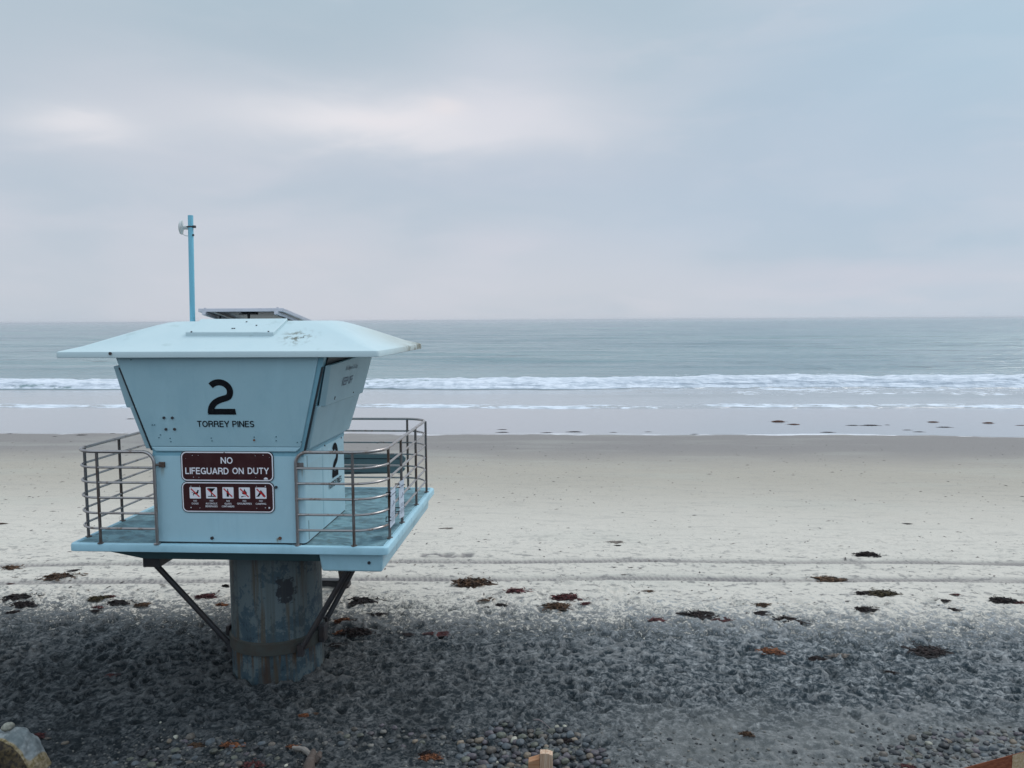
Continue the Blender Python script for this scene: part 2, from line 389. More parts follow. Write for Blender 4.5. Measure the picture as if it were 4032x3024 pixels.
def sand_material():
    m, w, b = newmat('sand'); p = w.pos(); x, y, z = w.xyz(p)
    n1 = w.noise(p, .35, 4, .55); n2 = w.noise(p, 1.6, 5, .6); n3 = w.noise(p, 9.0, 5, .65); n4 = w.noise(p, 34, 3, .6)
    grain = w.noise(p, 160, 2, .5)
    lowf = w.noise(w.mapping(p, (.18, .6, 1)), 1.0, 3, .5)
    jit = w.math('MULTIPLY', w.math('SUBTRACT', n1, .5), 2.2)
    jit2 = w.math('MULTIPLY', w.math('SUBTRACT', n2, .5), 1.6)
    # dry sand colours by distance up the beach
    dry = w.mix(w.ss(w.math('ADD', y, w.math('MULTIPLY', jit, .8)), 14.5, 23.5), (.56, .52, .46, 1), (.38, .345, .292, 1))
    dry = w.mix(w.ss(w.math('ADD', y, w.math('MULTIPLY', jit, .8)), 23.5, 29.5), dry, (.235, .218, .208, 1))
    dry = w.mix(w.math('MULTIPLY', w.ss(lowf, .5, .72), .25), dry, (.42, .42, .37, 1))
    dry = w.mix(w.math('MULTIPLY', w.ss(n3, .52, .75), .22), dry, (.36, .36, .36, 1))
    dry = w.mix(w.math('MULTIPLY', w.ss(n4, .58, .75), .18), dry, (.30, .30, .29, 1))
    spk = w.noise(w.mapping(p, (1, .8, 1)), 7.0, 3, .75); spk2 = w.noise(w.mapping(p, (.5, 2.2, 1), (3, 8, 0)), 2.2, 5, .7)
    dry = w.mix(w.math('MULTIPLY', w.ss(spk, .63, .70), .45), dry, (.16, .15, .14, 1))
    dry = w.mix(w.math('MULTIPLY', w.ss(spk2, .50, .66), .24), dry, (.26, .25, .235, 1))
    # scuffed marks: damp dark sand turned up, mostly on the near half of the pale beach
    sc1 = w.noise(w.mapping(p, (3.2, 5.5, 1)), 1.0, 5, .66, .5); sc2 = w.noise(w.mapping(p, (9, 12, 1), (4, 2, 0)), 1.0, 4, .6, .4)
    scu = w.math('ADD', w.math('MULTIPLY', sc1, .55), w.math('MULTIPLY', sc2, .45))
    near = w.math('SUBTRACT', 1.0, w.ss(w.math('ADD', y, jit), 12.5, 17.5))
    dry = w.mix(w.math('MULTIPLY', w.ss(scu, .515, .60), w.math('ADD', w.math('MULTIPLY', near, .72), .03)), dry, (.17, .165, .16, 1))
    # dark heavy-mineral sand of the upper beach, kicked through with paler grains
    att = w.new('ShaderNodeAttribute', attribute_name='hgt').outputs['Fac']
    m1 = w.noise(p, 10, 5, .66, .7); m2 = w.noise(p, 26, 4, .65, .6)
    mm = w.math('ADD', w.math('MULTIPLY', m1, .6), w.math('MULTIPLY', m2, .4))
    dk = w.mix(w.ss(mm, .45, .54), (.012, .018, .022, 1), (.074, .079, .082, 1))
    dk = w.mix(w.math('MULTIPLY', w.ss(mm, .55, .61), .8), dk, (.160, .165, .165, 1))
    dk = w.mix(w.math('MULTIPLY', w.ss(n4, .52, .70), .30), dk, (.12, .12, .118, 1))
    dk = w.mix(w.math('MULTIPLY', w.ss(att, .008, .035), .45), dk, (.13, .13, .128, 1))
    dk = w.mix(w.math('MULTIPLY', w.ss(att, -.008, -.03), .45), dk, (.012, .016, .018, 1))  # darker in the pits, paler on the raised sand, by height
    # left foreground shade put into the sand colour; paler right and towards the dry beach
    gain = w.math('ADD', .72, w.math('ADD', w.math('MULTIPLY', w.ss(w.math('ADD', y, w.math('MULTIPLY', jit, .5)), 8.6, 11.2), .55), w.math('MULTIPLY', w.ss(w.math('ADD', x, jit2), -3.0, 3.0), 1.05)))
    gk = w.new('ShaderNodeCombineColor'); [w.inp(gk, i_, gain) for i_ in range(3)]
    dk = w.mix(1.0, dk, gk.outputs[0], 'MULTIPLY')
    pale = w.math('MULTIPLY', w.ss(w.math('ADD', y, jit2), 8.9, 7.9), w.ss(w.math('ADD', x, jit2), -.1, 1.4))
    dk = w.mix(w.math('MULTIPLY', pale, .5), dk, (.18, .182, .175, 1))
    edge_ = w.math('ADD', y, w.math('ADD', w.math('MULTIPLY', jit, .45), w.math('MULTIPLY', w.math('SUBTRACT', mm, .5), -8.0)))
    kd = w.math('SUBTRACT', 1.0, w.ss(edge_, 10.75, 12.0))
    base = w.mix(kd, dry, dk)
    trk = w.new('ShaderNodeAttribute', attribute_name='trk').outputs['Fac']
    base = w.mix(w.math('MULTIPLY', trk, .95), base, (.125, .115, .12, 1))
    base = w.mix(w.math('MULTIPLY', w.math('SUBTRACT', grain, .5), .35), base, (.0, .0, .0, 1), 'ADD') if False else base
    gn = w.new('ShaderNodeMapRange'); w.inp(gn, 0, grain); gn.inputs[1].default_value = .2; gn.inputs[2].default_value = .8
    gn.inputs[3].default_value = .72; gn.inputs[4].default_value = 1.25
    gc = w.new('ShaderNodeCombineColor'); [w.inp(gc, i, gn.outputs[0]) for i in range(3)]
    base = w.mix(1.0, base, gc.outputs[0], 'MULTIPLY')
    # wet, mirror-like swash zone
    wy = w.math('ADD', y, w.math('MULTIPLY', w.math('SUBTRACT', w.noise(w.mapping(p, (.10, .02, 1)), 1.0, 3, .5), .5), 3.0))
    wy = w.math('ADD', wy, w.math('MULTIPLY', w.math('SUBTRACT', w.noise(w.mapping(p, (.8, .2, 1)), 1.0, 2, .5), .5), .7))
    wet = w.ss(wy, 33.2, 34.0)
    film = w.ss(wy, 33.3, 33.5)
    base = w.mix(wet, base, (.30, .30, .32, 1))
    rim = w.math('MULTIPLY', w.ss(wy, 33.2, 33.3), w.ss(wy, 33.95, 33.6))
    rim = w.math('MULTIPLY', rim, w.ss(w.noise(w.mapping(p, (.35, 1, 1)), 1.0, 3, .6), .46, .56))
    base = w.mix(w.math('MULTIPLY', rim, .8), base, (.85, .86, .9, 1))
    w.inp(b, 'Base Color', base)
    rg = w.new('ShaderNodeMapRange'); w.inp(rg, 0, film); rg.inputs[3].default_value = .92; rg.inputs[4].default_value = .10
    w.inp(b, 'Roughness', rg.outputs[0])
    io = w.new('ShaderNodeMapRange'); w.inp(io, 0, film); io.inputs[3].default_value = 1.3; io.inputs[4].default_value = 1.75
    w.inp(b, 'IOR', io.outputs[0])
    hb = w.math('ADD', w.math('MULTIPLY', n4, .8), w.math('MULTIPLY', grain, .25))
    bs = w.new('ShaderNodeBump'); w.inp(bs, 'Height', hb); bs.inputs['Distance'].default_value = .02
    st = w.math('MULTIPLY', w.math('SUBTRACT', 1.0, film), .55); w.inp(bs, 'Strength', st)
    w.inp(b, 'Normal', bs.outputs[0])
    return m
M_sand = sand_material()

def fan(y0, y1, kx, ky, umin, umax):
    rows = [y0]
    while rows[-1] < y1: rows.append(rows[-1]*(1+(ky if rows[-1] < 17 or y0 > 20 else .0048)))
    ys = np.array(rows); us = np.arange(umin, umax+kx, kx)
    Yg = np.repeat(ys[:, None], len(us), 1); Xg = us[None, :]*Yg
    return Xg, Yg
Xg, Yg = fan(5.0, 62.0, .0021, .0023, -1.35, 1.25)
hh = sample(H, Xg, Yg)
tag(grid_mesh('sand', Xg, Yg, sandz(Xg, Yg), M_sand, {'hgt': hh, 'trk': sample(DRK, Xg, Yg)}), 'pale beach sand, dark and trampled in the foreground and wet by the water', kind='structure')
# the beach further to both sides and behind the camera
ys = np.concatenate([np.linspace(-30, 70, 101)]); xs = np.concatenate([-np.geomspace(900, 20, 14), np.linspace(-18, 18, 37), np.geomspace(20, 900, 14)])
X2, Y2 = np.meshgrid(xs, ys); Z2 = zbase(Y2)-.12; Z2 = np.minimum(Z2, 2.2-.12)
tag(grid_mesh('beach', X2, Y2, Z2, M_sand, {'hgt': X2*0, 'trk': X2*0}), 'the wider beach either side of the view', kind='structure')

# ------------------------------------------------------------------ sea
def sea_material():
    m, w, b = newmat('sea_water'); p = w.pos(); x, y, z = w.xyz(p)
    env = w.new('ShaderNodeAttribute', attribute_name='foam').outputs['Fac']
    shal = w.new('ShaderNodeAttribute', attribute_name='shallow').outputs['Fac']
    n1 = w.noise(w.mapping(p, (.22, .30, 1)), 1.0, 6, .62, .6); n2 = w.noise(w.mapping(p, (1.0, 1.4, 1)), 1.0, 5, .65, .4)
    nn = w.math('ADD', w.math('MULTIPLY', n1, .55), w.math('MULTIPLY', n2, .45))
    thr = w.math('SUBTRACT', .78, w.math('MULTIPLY', env, .50))
    fo = w.math('MULTIPLY', w.ss(w.math('SUBTRACT', nn, thr), -.035, .06), w.ss(env, 0.0, .12))
    deep = w.mix(w.ss(y, 90, 600), (.17, .25, .275, 1), (.20, .255, .29, 1))
    big = w.noise(w.mapping(p, (.012, .03, 1)), 1.0, 4, .55)
    deep = w.mix(w.ss(big, .4, .65), deep, (.20, .29, .305, 1))
    stk = w.noise(w.mapping(p, (.16, .62, 1), (2, 7, 0)), 1.0, 5, .68, .5); bandn = w.noise(w.mapping(p, (.01, .055, 1), (4, 1, 0)), 1.0, 3, .5)
    deep = w.mix(w.math('MULTIPLY', w.ss(stk, .54, .68), w.math('ADD', .25, w.math('MULTIPLY', w.ss(bandn, .42, .6), .65))), deep, (.075, .12, .135, 1))  # darker reflection on swell faces painted into the water colour as streaks
    deep = w.mix(shal, deep, (.36, .37, .385, 1))
    fcol = w.mix(w.ss(n2, .35, .65), (.46, .51, .57, 1), (.68, .72, .78, 1))
    w.inp(b, 'Base Color', w.mix(fo, deep, fcol))
    r = w.new('ShaderNodeMapRange'); w.inp(r, 0, fo); r.inputs[3].default_value = .16; r.inputs[4].default_value = .8; w.inp(b, 'Roughness', r.outputs[0])
    b.inputs['IOR'].default_value = 1.33
    # ripples: several lengths, long axis along the shore
    h = w.math('MULTIPLY', w.noise(w.mapping(p, (.35, 1.1, 1)), 1.0, 5, .6), .55)
    h = w.math('ADD', h, w.math('MULTIPLY', w.noise(w.mapping(p, (.10, .36, 1), (5, 3, 0)), 1.0, 5, .6), 2.6))
    h = w.math('ADD', h, w.math('MULTIPLY', w.noise(w.mapping(p, (.02, .085, 1), (9, 2, 0)), 1.0, 3, .5), 3.5))
    h = w.math('ADD', w.math('MULTIPLY', h, w.math('SUBTRACT', 1.0, w.math('MULTIPLY', shal, .93))), w.math('MULTIPLY', fo, .12))
    bu = w.new('ShaderNodeBump'); w.inp(bu, 'Height', h); bu.inputs['Strength'].default_value = .75; bu.inputs['Distance'].default_value = .55
    w.inp(b, 'Normal', bu.outputs[0])
    return m
def build_sea():
    Xs, Ys = fan(43.0, 20000.0, .0030, .0036, -1.25, 1.1)
    Z = np.full(Xs.shape, SEA_Z)
    wob = (fbm(Xs*.05, Xs*0+1.7, 3, 101)-.5)
    # swash tongue: sand dips under the sea at the shoreline
    shore = 47.2+2.2*(fbm(Xs*.06, Xs*0+8.1, 3, 105)-.5)*2*.5+1.0*(fbm(Xs*.5, Xs*0+2.1, 3, 106)-.5)
    inner = sst(Ys, shore-.25, shore+.12)
    Z = np.where(inner < .5, SEA_Z-.35, Z+.012)
    Z += .10*np.exp(-((Ys-shore-1.2)/1.0)**2)*inner
    # breaker
    front = 61.0+3.0*wob+1.3*(fbm(Xs*.35, Xs*0+4.4, 3, 111)-.5)
    hgt = .55+.35*sst(Xs, -10, 35)+.35*(fbm(Xs*.22, Xs*0+6.4, 3, 113)-.5)
    prof = sst(Ys, front, front+1.6)*(1-sst(Ys, front+3.5, front+13))
    lump = (fbm(Xs*.9, Ys*.8, 4, 117)-.5)
    Z += prof*(hgt*.85+.28*lump)
    width = 8.5+7.0*sst(Xs, -20, 40)
    foam = sst(Ys, front-.3, front+.2)*(1-sst(Ys, front+width*.55, front+width))
    foam *= .62+.42*sst(fbm(Xs*.12, Ys*.25, 3, 119), .3, .6)
    foam = np.maximum(foam, .42*sst(Ys, front-.2, front+.3)*(1-sst(Ys, front+width, front+width+10)))
    # outrun apron on the right, and the thin swash line
    ap = (1-sst(Ys, front-.5, front+.1))*sst(Ys, front-7-1.5*wob*4, front-5.6)*sst(Xs, -6, 12)
    foam = np.maximum(foam, .50*ap); Z += .14*ap*(1+1.2*lump)
    sw = sst(Ys, shore, shore+.3)*(1-sst(Ys, shore+1.1, shore+4.6))
    foam = np.maximum(foam, sw*(.55+.14*sst(fbm(Xs*.15, Xs*0+9.2, 3, 121), .3, .65)))
    # swell beyond the breaker
    far = sst(Ys, 70, 95)
    sw_amp = far*(1-sst(Ys, 900, 2500))
    for lam, am, an, sd_ in ((26, .16, .05, 1), (17, .09, -.10, 2), (9.5, .06, .16, 3)):
        k = 2*math.pi/lam; ph = k*(Ys*math.cos(an)+Xs*math.sin(an))+9*fbm(Xs*.012, Ys*.012, 2, 130+sd_)
        Z += sw_amp*am*np.sin(ph)*(.4+1.2*fbm(Xs*.02, Ys*.035, 2, 140+sd_))
    Z += far*(1-sst(Ys, 250, 500))*.10*(fbm(Xs*.35, Ys*.8, 3, 151)-.5)
    sw2 = np.exp(-((Ys-104-9*wob*2)/3.0)**2); Z += .20*sw2*sst(fbm(Xs*.05, Ys*0+3, 2, 161), .25, .6)
    shal = (1-sst(Ys, front-1.5, front+.5))
    tag(grid_mesh('sea', Xs, Ys, Z, sea_material(), {'foam': foam, 'shallow': shal}), 'grey green sea with one white breaker and a thin line of swash', kind='structure')
    # open water to the sides, a touch lower
    ys = np.geomspace(49, 20000, 60)
    for s in (-1, 1):
        xs = np.array([1.0, 1.3, 2, 4, 8]) if s > 0 else np.array([-8, -4, -2, -1.5, -1.15])
        Xo = xs[None, :]*ys[:, None]; Yo = np.repeat(ys[:, None], len(xs), 1)
        tag(grid_mesh('sea', Xo, Yo, Xo*0+SEA_Z-.25, bpy.data.materials['sea_water'], {'foam': Xo*0, 'shallow': Xo*0}), 'open sea beyond the side of the view', kind='structure')
build_sea()

# ------------------------------------------------------------------ materials for objects
def paint(name, col, dark=None, rough=.5, spots=.5, sc=1.0, blotch=.25, streak=0.0, metal=0.0):
    m, w, b = newmat(name); p = w.pos()
    dark = dark or tuple(c*.55 for c in col[:3])+(1,)
    n1 = w.noise(p, 2.3*sc, 5, .6); n2 = w.noise(p, 14*sc, 4, .6); n3 = w.noise(p, 60*sc, 3, .6)
    c = w.mix(w.math('MULTIPLY', w.ss(n1, .42, .72), blotch), col, dark)
    c = w.mix(w.math('MULTIPLY', w.ss(n2, .60, .78), spots*.5), c, dark)
    c = w.mix(w.math('MULTIPLY', w.ss(n3, .66, .74), spots), c, tuple(x*.6 for x in dark[:3])+(1,))
    fade = w.noise(w.mapping(p, (.9, .9, .6), (7, 2, 1)), 1.3*sc, 6, .7, .8)
    c = w.mix(w.math('MULTIPLY', w.ss(fade, .45, .75), .28), c, tuple(min(1, x*1.25+.03) for x in col[:3])+(1,))
    if streak:
        st = w.noise(w.mapping(p, (9, 9, .7)), 1.0, 4, .6)
        c = w.mix(w.math('MULTIPLY', w.ss(st, .55, .75), streak), c, dark)
    w.inp(b, 'Base Color', c); b.inputs['Roughness'].default_value = rough; b.inputs['Metallic'].default_value = metal
    w.inp(b, 'Normal', w.bump(w.math('ADD', n2, w.math('MULTIPLY', n3, .5)), .18, .004))
    return m
M_wall = paint('wall_paint', (.38, .58, .655, 1), (.27, .47, .56, 1), .42, .38, 1, .3, .28)
M_upper = paint('upper_paint', (.335, .52, .585, 1), (.24, .42, .50, 1), .42, .40, 1, .35, .22)
def wall_rust():
    w = NT(M_wall.node_tree); b = w.n['Principled BSDF']; src = b.inputs['Base Color'].links[0].from_socket; c = src
    p = w.pos(); x, y, z = w.xyz(p); st = w.noise(w.mapping(p, (60, 60, 3)), 1.0, 3, .6)
    for x0, z0, ln, a in ((-4.53, 2.68, .16, .7), (-2.93, 2.68, .22, .6), (-3.222, 1.86, .07, .9), (-3.265, 2.44, .14, .7)):
        k = w.math('MULTIPLY', w.ss(w.math('ABSOLUTE', w.math('SUBTRACT', x, x0)), .040, .004), w.math('MULTIPLY', w.ss(z, z0-ln, z0), w.ss(z, z0+.02, z0)))
        k = w.math('MULTIPLY', w.math('MULTIPLY', k, w.ss(st, .35, .6)), a); c = w.mix(k, c, (.20, .17, .10, 1))
    w.inp(b, 'Base Color', c)
wall_rust()
M_shutter = paint('shutter_paint', (.30, .46, .52, 1), (.20, .35, .41, 1), .5, .35, 1, .35, .30)
M_lip = paint('deck_edge_paint', (.345, .565, .655, 1), (.17, .34, .40, 1), .42, .45, 1, .3, .15)
M_pole = paint('pole_paint', (.17, .47, .60, 1), (.08, .22, .28, 1), .45, .35, 1, .3, .2)
M_trim = paint('trim_paint', (.20, .41, .50, 1), (.10, .22, .27, 1), .45, .4, 1, .3)
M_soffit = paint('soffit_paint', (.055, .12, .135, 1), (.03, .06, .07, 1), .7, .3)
M_seam = paint('seam_rubber', (.012, .022, .03, 1), None, .6, .1)
M_black = paint('black_vinyl', (.006, .007, .010, 1), None, .85, .1); M_black.node_tree.nodes['Principled BSDF'].inputs['Specular IOR Level'].default_value = .15
M_bolt = paint('bolt_metal', (.045, .05, .06, 1), (.10, .045, .02, 1), .5, .5, 4, .5, 0, .5)
M_darksteel = paint('strut_steel', (.026, .026, .030, 1), (.055, .030, .02, 1), .55, .4, 3, .5)
M_alu = paint('aluminium_frame', (.50, .51, .56, 1), (.35, .36, .40, 1), .35, .2, 3, .2, 0, .6)
M_board = paint('board_grp', (.13, .20, .215, 1), (.09, .14, .15, 1), .4, .2, 1, .3)
M_white = paint('white_plastic', (.62, .64, .62, 1), (.4, .42, .4, 1), .4, .2, 3, .2)
M_brown = paint('sign_brown', (.045, .012, .014, 1), (.065, .024, .024, 1), .7, .35, 4, .4); M_brown.node_tree.nodes['Principled BSDF'].inputs['Specular IOR Level'].default_value = .2
M_swhite = paint('sign_white', (.80, .79, .84, 1), (.6, .57, .6, 1), .45, .3, 5, .3)
M_red = paint('sign_red', (.50, .012, .018, 1), None, .7, .1)
M_paper = paint('paper', (.50, .57, .66, 1), (.40, .47, .56, 1), .7, .1)
M_ink = paint('ink', (.10, .13, .18, 1), None, .7, 0)

def roof_material():
    m, w, b = newmat('roof_paint'); p = w.pos(); x, y, z = w.xyz(p)
    n1 = w.noise(p, 2.0, 5, .6); n2 = w.noise(p, 16, 5, .65); n3 = w.noise(p, 55, 3, .6)
    c = w.mix(w.math('MULTIPLY', w.ss(n1, .4, .7), .3), (.50, .62, .645, 1), (.42, .56, .60, 1))
    c = w.mix(w.math('MULTIPLY', w.ss(n3, .68, .76), .4), c, (.2, .24, .22, 1))
    d = w.new('ShaderNodeVectorMath', operation='DISTANCE'); w.inp(d, 0, p); d.inputs[1].default_value = (-2.98, 8.62, 4.12)
    k = w.math('MULTIPLY', w.ss(d.outputs['Value'], .26, .02), w.ss(n2, .47, .62)); c = w.mix(k, c, (.13, .14, .11, 1))
    # weathered seaward half of the right eave: grey with lichen and peeled edges
    k = w.math('MULTIPLY', w.ss(x, -2.75, -2.35), w.ss(y, 8.6, 10.2)); c = w.mix(w.math('MULTIPLY', k, .6), c, (.40, .42, .38, 1))
    s = w.noise(w.mapping(p, (1.2, 9, 9)), 1.0, 4, .65)
    k2 = w.math('MULTIPLY', w.math('MULTIPLY', w.ss(y, 9.3, 10.3), w.ss(x, -2.35, -2.02)), w.ss(s, .46, .62)); c = w.mix(k2, c, (.12, .115, .07, 1))
    k3 = w.math('MULTIPLY', w.ss(w.noise(p, 5, 4, .6), .60, .72), .35); c = w.mix(k3, c, (.33, .43, .43, 1))
    w.inp(b, 'Base Color', c); b.inputs['Roughness'].default_value = .5
    w.inp(b, 'Normal', w.bump(w.math('ADD', n1, w.math('MULTIPLY', n2, .35)), .25, .012)); return m
M_roof = roof_material()
def deck_material():
    m, w, b = newmat('deck_coating'); p = w.pos()
    n1 = w.noise(w.mapping(p, (1, 2.0, 1)), 2.6, 6, .65, .8); n2 = w.noise(p, 11, 5, .65); n3 = w.noise(p, 90, 3, .6)
    c = w.mix(w.ss(n1, .40, .58), (.20, .36, .41, 1), (.105, .20, .235, 1))
    c = w.mix(w.math('MULTIPLY', w.ss(n2, .52, .72), .6), c, (.30, .43, .47, 1))
    c = w.mix(w.math('MULTIPLY', w.ss(n2, .46, .32), .6), c, (.10, .125, .115, 1))
    c = w.mix(w.math('MULTIPLY', w.ss(n3, .6, .7), .4), c, (.08, .12, .13, 1))
    w.inp(b, 'Base Color', c); b.inputs['Roughness'].default_value = .75
    w.inp(b, 'Normal', w.bump(n3, .4, .006)); return m
M_deck = deck_material()
def rail_material():
    m, w, b = newmat('rail_steel'); p = w.pos()
    n1 = w.noise(w.mapping(p, (5, 5, 2.2)), 1.6, 5, .65); n2 = w.noise(p, 45, 4, .6)
    r = w.math('MULTIPLY', w.ss(n1, .50, .70), w.ss(n2, .3, .6))
    w.inp(b, 'Base Color', w.mix(r, (.38, .355, .35, 1), (.17, .105, .07, 1)))
    w.inp(b, 'Metallic', w.math('SUBTRACT', .85, w.math('MULTIPLY', r, .75)))
    w.inp(b, 'Roughness', w.math('ADD', .34, w.math('MULTIPLY', r, .4))); return m
M_rail = rail_material()
def rust_post_material():
    m, w, b = newmat('post_steel'); p = w.pos()
    n1 = w.noise(w.mapping(p, (8, 8, 1.6)), 1.4, 5, .65); n2 = w.noise(p, 50, 4, .6)
    c = w.mix(w.ss(n1, .38, .62), (.15, .145, .145, 1), (.085, .052, .036, 1))
    c = w.mix(w.math('MULTIPLY', w.ss(n2, .55, .7), .5), c, (.16, .09, .045, 1))
    w.inp(b, 'Base Color', c); b.inputs['Metallic'].default_value = .35; b.inputs['Roughness'].default_value = .5; return m
M_post = rust_post_material()
def column_material():
    m, w, b = newmat('column_paint'); p = w.pos(); x, y, z = w.xyz(p)
    q = w.mapping(p, (1, 1, .8))
    n1 = w.noise(w.mapping(p, (1.25, 1.25, .9)), 4.2, 8, .70, .3); n2 = w.noise(p, 19, 6, .7); n3 = w.noise(p, 60, 3, .6)
    pe = w.math('ADD', w.math('MULTIPLY', n1, .65), w.math('MULTIPLY', n2, .35))
    pe = w.math('ADD', pe, w.math('MULTIPLY', w.ss(z, .5, 1.15), .055))
    c = w.mix(w.ss(pe, .505, .53), (.040, .072, .092, 1), (.100, .132, .142, 1))
    c = w.mix(w.math('MULTIPLY', w.ss(pe, .44, .42), .8), c, (.015, .033, .05, 1))
    c = w.mix(w.math('MULTIPLY', w.ss(n3, .62, .72), .6), c, (.03, .05, .06, 1))
    s1 = w.noise(w.mapping(p, (6, 6, .35), (2, 0, 0)), 1.0, 4, .6, .2); s2 = w.noise(w.mapping(p, (22, 22, .8)), 1.0, 3, .6)
    c = w.mix(w.math('MULTIPLY', w.ss(s1, .50, .60), w.math('MULTIPLY', w.ss(s2, .35, .6), .9)), c, (.075, .060, .040, 1))
    c = w.mix(w.math('MULTIPLY', w.ss(s1, .60, .67), .8), c, (.05, .028, .018, 1))
    bl = w.new('ShaderNodeVectorMath', operation='DISTANCE'); w.inp(bl, 0, w.mapping(p, (1, 1, .75))); bl.inputs[1].default_value = (-3.30, 8.92, 1.1*.75)
    c = w.mix(w.ss(w.math('ADD', bl.outputs['Value'], w.math('MULTIPLY', w.math('SUBTRACT', n2, .5), .30)), .15, .11), c, (.018, .022, .028, 1))
    # long dirty runs from the deck
    r3 = w.noise(w.mapping(p, (14, 14, .25), (1, 5, 0)), 1.0, 3, .55)
    c = w.mix(w.math('MULTIPLY', w.ss(r3, .52, .66), .38), c, (.05, .055, .045, 1))
    # rust weeping down just under the steel band
    k = w.math('MULTIPLY', w.math('MULTIPLY', w.ss(z, .02, .30), w.ss(z, .325, .31)), w.ss(s2, .50, .62))
    c = w.mix(w.math('MULTIPLY', k, .85), c, (.085, .045, .02, 1))
    w.inp(b, 'Base Color', c); b.inputs['Roughness'].default_value = .6
    w.inp(b, 'Normal', w.bump(pe, .5, .006)); return m
M_col = column_material()
M_screw = paint('screw_paint', (.05, .13, .17, 1), None, .5, .1)
M_band = paint('band_steel', (.048, .052, .046, 1), (.05, .028, .018, 1), .6, .5, 3, .6)

# ------------------------------------------------------------------ the lifeguard tower
DZ = 1.80; CXT, CYT = -3.615, 9.43
tower = empty('lifeguard_tower', (CXT, CYT, 0), 'pale blue lifeguard tower numbered 2, standing on one thick column on the beach', 'lifeguard tower')
# column
def lathe(mb, cx, cy, prof, seg=64):
    n = len(prof); vs = [(cx+r*math.cos(2*math.pi*k/seg), cy+r*math.sin(2*math.pi*k/seg), z) for r, z in prof for k in range(seg)]
    fs = [(i*seg+k, i*seg+(k+1) % seg, (i+1)*seg+(k+1) % seg, (i+1)*seg+k) for i in range(n-1) for k in range(seg)]
    fs += [tuple(range(seg))[::-1], tuple((n-1)*seg+k for k in range(seg))]; mb.add(vs, fs)
mb = MB(); lathe(mb, CXT, CYT, [(.555, -.5), (.555, .31), (.557, .32), (.552, .5), (.552, 1.56)]); column = mb.build('column', M_col, tower, smooth=True)
mb = MB(); lathe(mb, CXT, CYT, [(.558, .315), (.578, .325), (.578, .470), (.558, .480)])
band = mb.build('band', M_band, column, smooth=True)
for a, hw, z0, z1 in ((-8, .038, .33, .54), (190, .022, .40, .52)):
    mb = MB(); ca, sa = math.cos(math.radians(a)), math.sin(math.radians(a))
    cx_, cy_ = CXT+(.570+hw)*ca, CYT+(.570+hw)*sa
    mb.box((cx_-hw, cy_-.07, z0), (cx_+hw, cy_+.07, z1))
    mb.build('clamp', M_darksteel, column, bevel=.008)
# struts
hz = onY(900, 2205, 8.62).z
for a, b in (((-5.00, 8.98, 1.46), (-4.13, 9.20, .30)), ((-2.42, 9.05, 1.62), (-3.17, 8.98, .36)),
             ((-2.50, 10.35, 1.62), (-3.10, 9.72, .42))):
    mb = MB(); mb.tube([a, b], .034, 12); d = (Vector(a)-Vector(b)).normalized(); e = Vector(b)
    mb.box(e-Vector((.035, .035, .07)), e+Vector((.035, .035, .07)))
    mb.build('strut', M_darksteel, tower, smooth=True)
q_ = onY(563, 2233, 8.80); q2 = onY(627, 2200, 8.80); mb = MB(); mb.box((q_.x, 8.80, q_.z), (q2.x, 9.15, hz+.02)); mb.build('bracket', M_darksteel, tower, bevel=.006)
# deck: slab with rolled edge, hull below and side skirt
X0, X1, Y0, Y1 = -5.63, -1.955, 8.405, 11.55
def slab(mb, prof, r=.06, n=5):                    # rounded-rectangle rings (inset, z)
    rings = []
    for ins, z in prof:
        rings.append([(x, y, z) for x, y in rrect(X0+ins, Y0+ins, X1-ins, Y1-ins, max(r-ins*.3, .02), n)])
    k = len(rings[0]); vs = [v for rg in rings for v in rg]
    fs = [(i*k+j, i*k+(j+1) % k, (i+1)*k+(j+1) % k, (i+1)*k+j) for i in range(len(rings)-1) for j in range(k)]
    fs += [tuple(range(k))[::-1], tuple((len(rings)-1)*k+j for j in range(k))]; mb.add(vs, fs)
mb = MB(); slab(mb, [(.012, 1.708), (0, 1.715), (0, 1.775), (.006, 1.792), (.02, 1.801), (.045, 1.803), (.055, 1.796), (.06, 1.790)])
deck = mb.build('deck', M_lip, tower, smooth=True)
mb = MB(); mb.box((X0+.075, Y0+.075, 1.78), (X1-.075, Y1-.075, 1.7965)); mb.build('deck_floor', M_deck, deck)
mb = MB()
hx0, hx1, hy0, hy1 = -5.27, -2.745, 8.60, 11.45
hz = onY(900, 2205, 8.62).z
mb.hexa([(-4.87, 8.62, hz), (-2.78, 8.62, hz), (-2.78, 11.2, hz), (-4.87, 11.2, hz)], [(-5.34, 8.50, 1.706), (-2.78, 8.50, 1.706), (-2.78, hy1, 1.706), (-5.34, hy1, 1.706)])
mb.build('hull', M_soffit, tower, bevel=.01)
mb = MB(); mb.hexa([(-2.735, 8.505, 1.49), (-2.05, 8.505, 1.49), (-2.05, 11.50, 1.49), (-2.735, 11.50, 1.49)], [(-2.765, 8.485, 1.706), (-2.03, 8.485, 1.706), (-2.03, 11.50, 1.706), (-2.765, 11.50, 1.706)])
skirt = mb.build('skirt', M_lip, tower, bevel=.02, bseg=3)
mb = MB()
for y in (9.25, 10.35, 11.2): mb.hexa([(-2.06, y, 1.51), (-2.0465, y, 1.51), (-2.0465, y+.006, 1.51), (-2.06, y+.006, 1.51)], [(-2.05, y, 1.69), (-2.0305, y, 1.69), (-2.0305, y+.006, 1.69), (-2.05, y+.006, 1.69)])
mb.build('seam', M_trim, skirt)
mb = MB(); mb.tube([(-2.19, 8.500, 1.60), (-2.19, 8.482, 1.60)], .018, 14); mb.build('bolt', M_bolt, skirt, smooth=True)
mb = MB()                                          # joints in the rolled edge on the right side
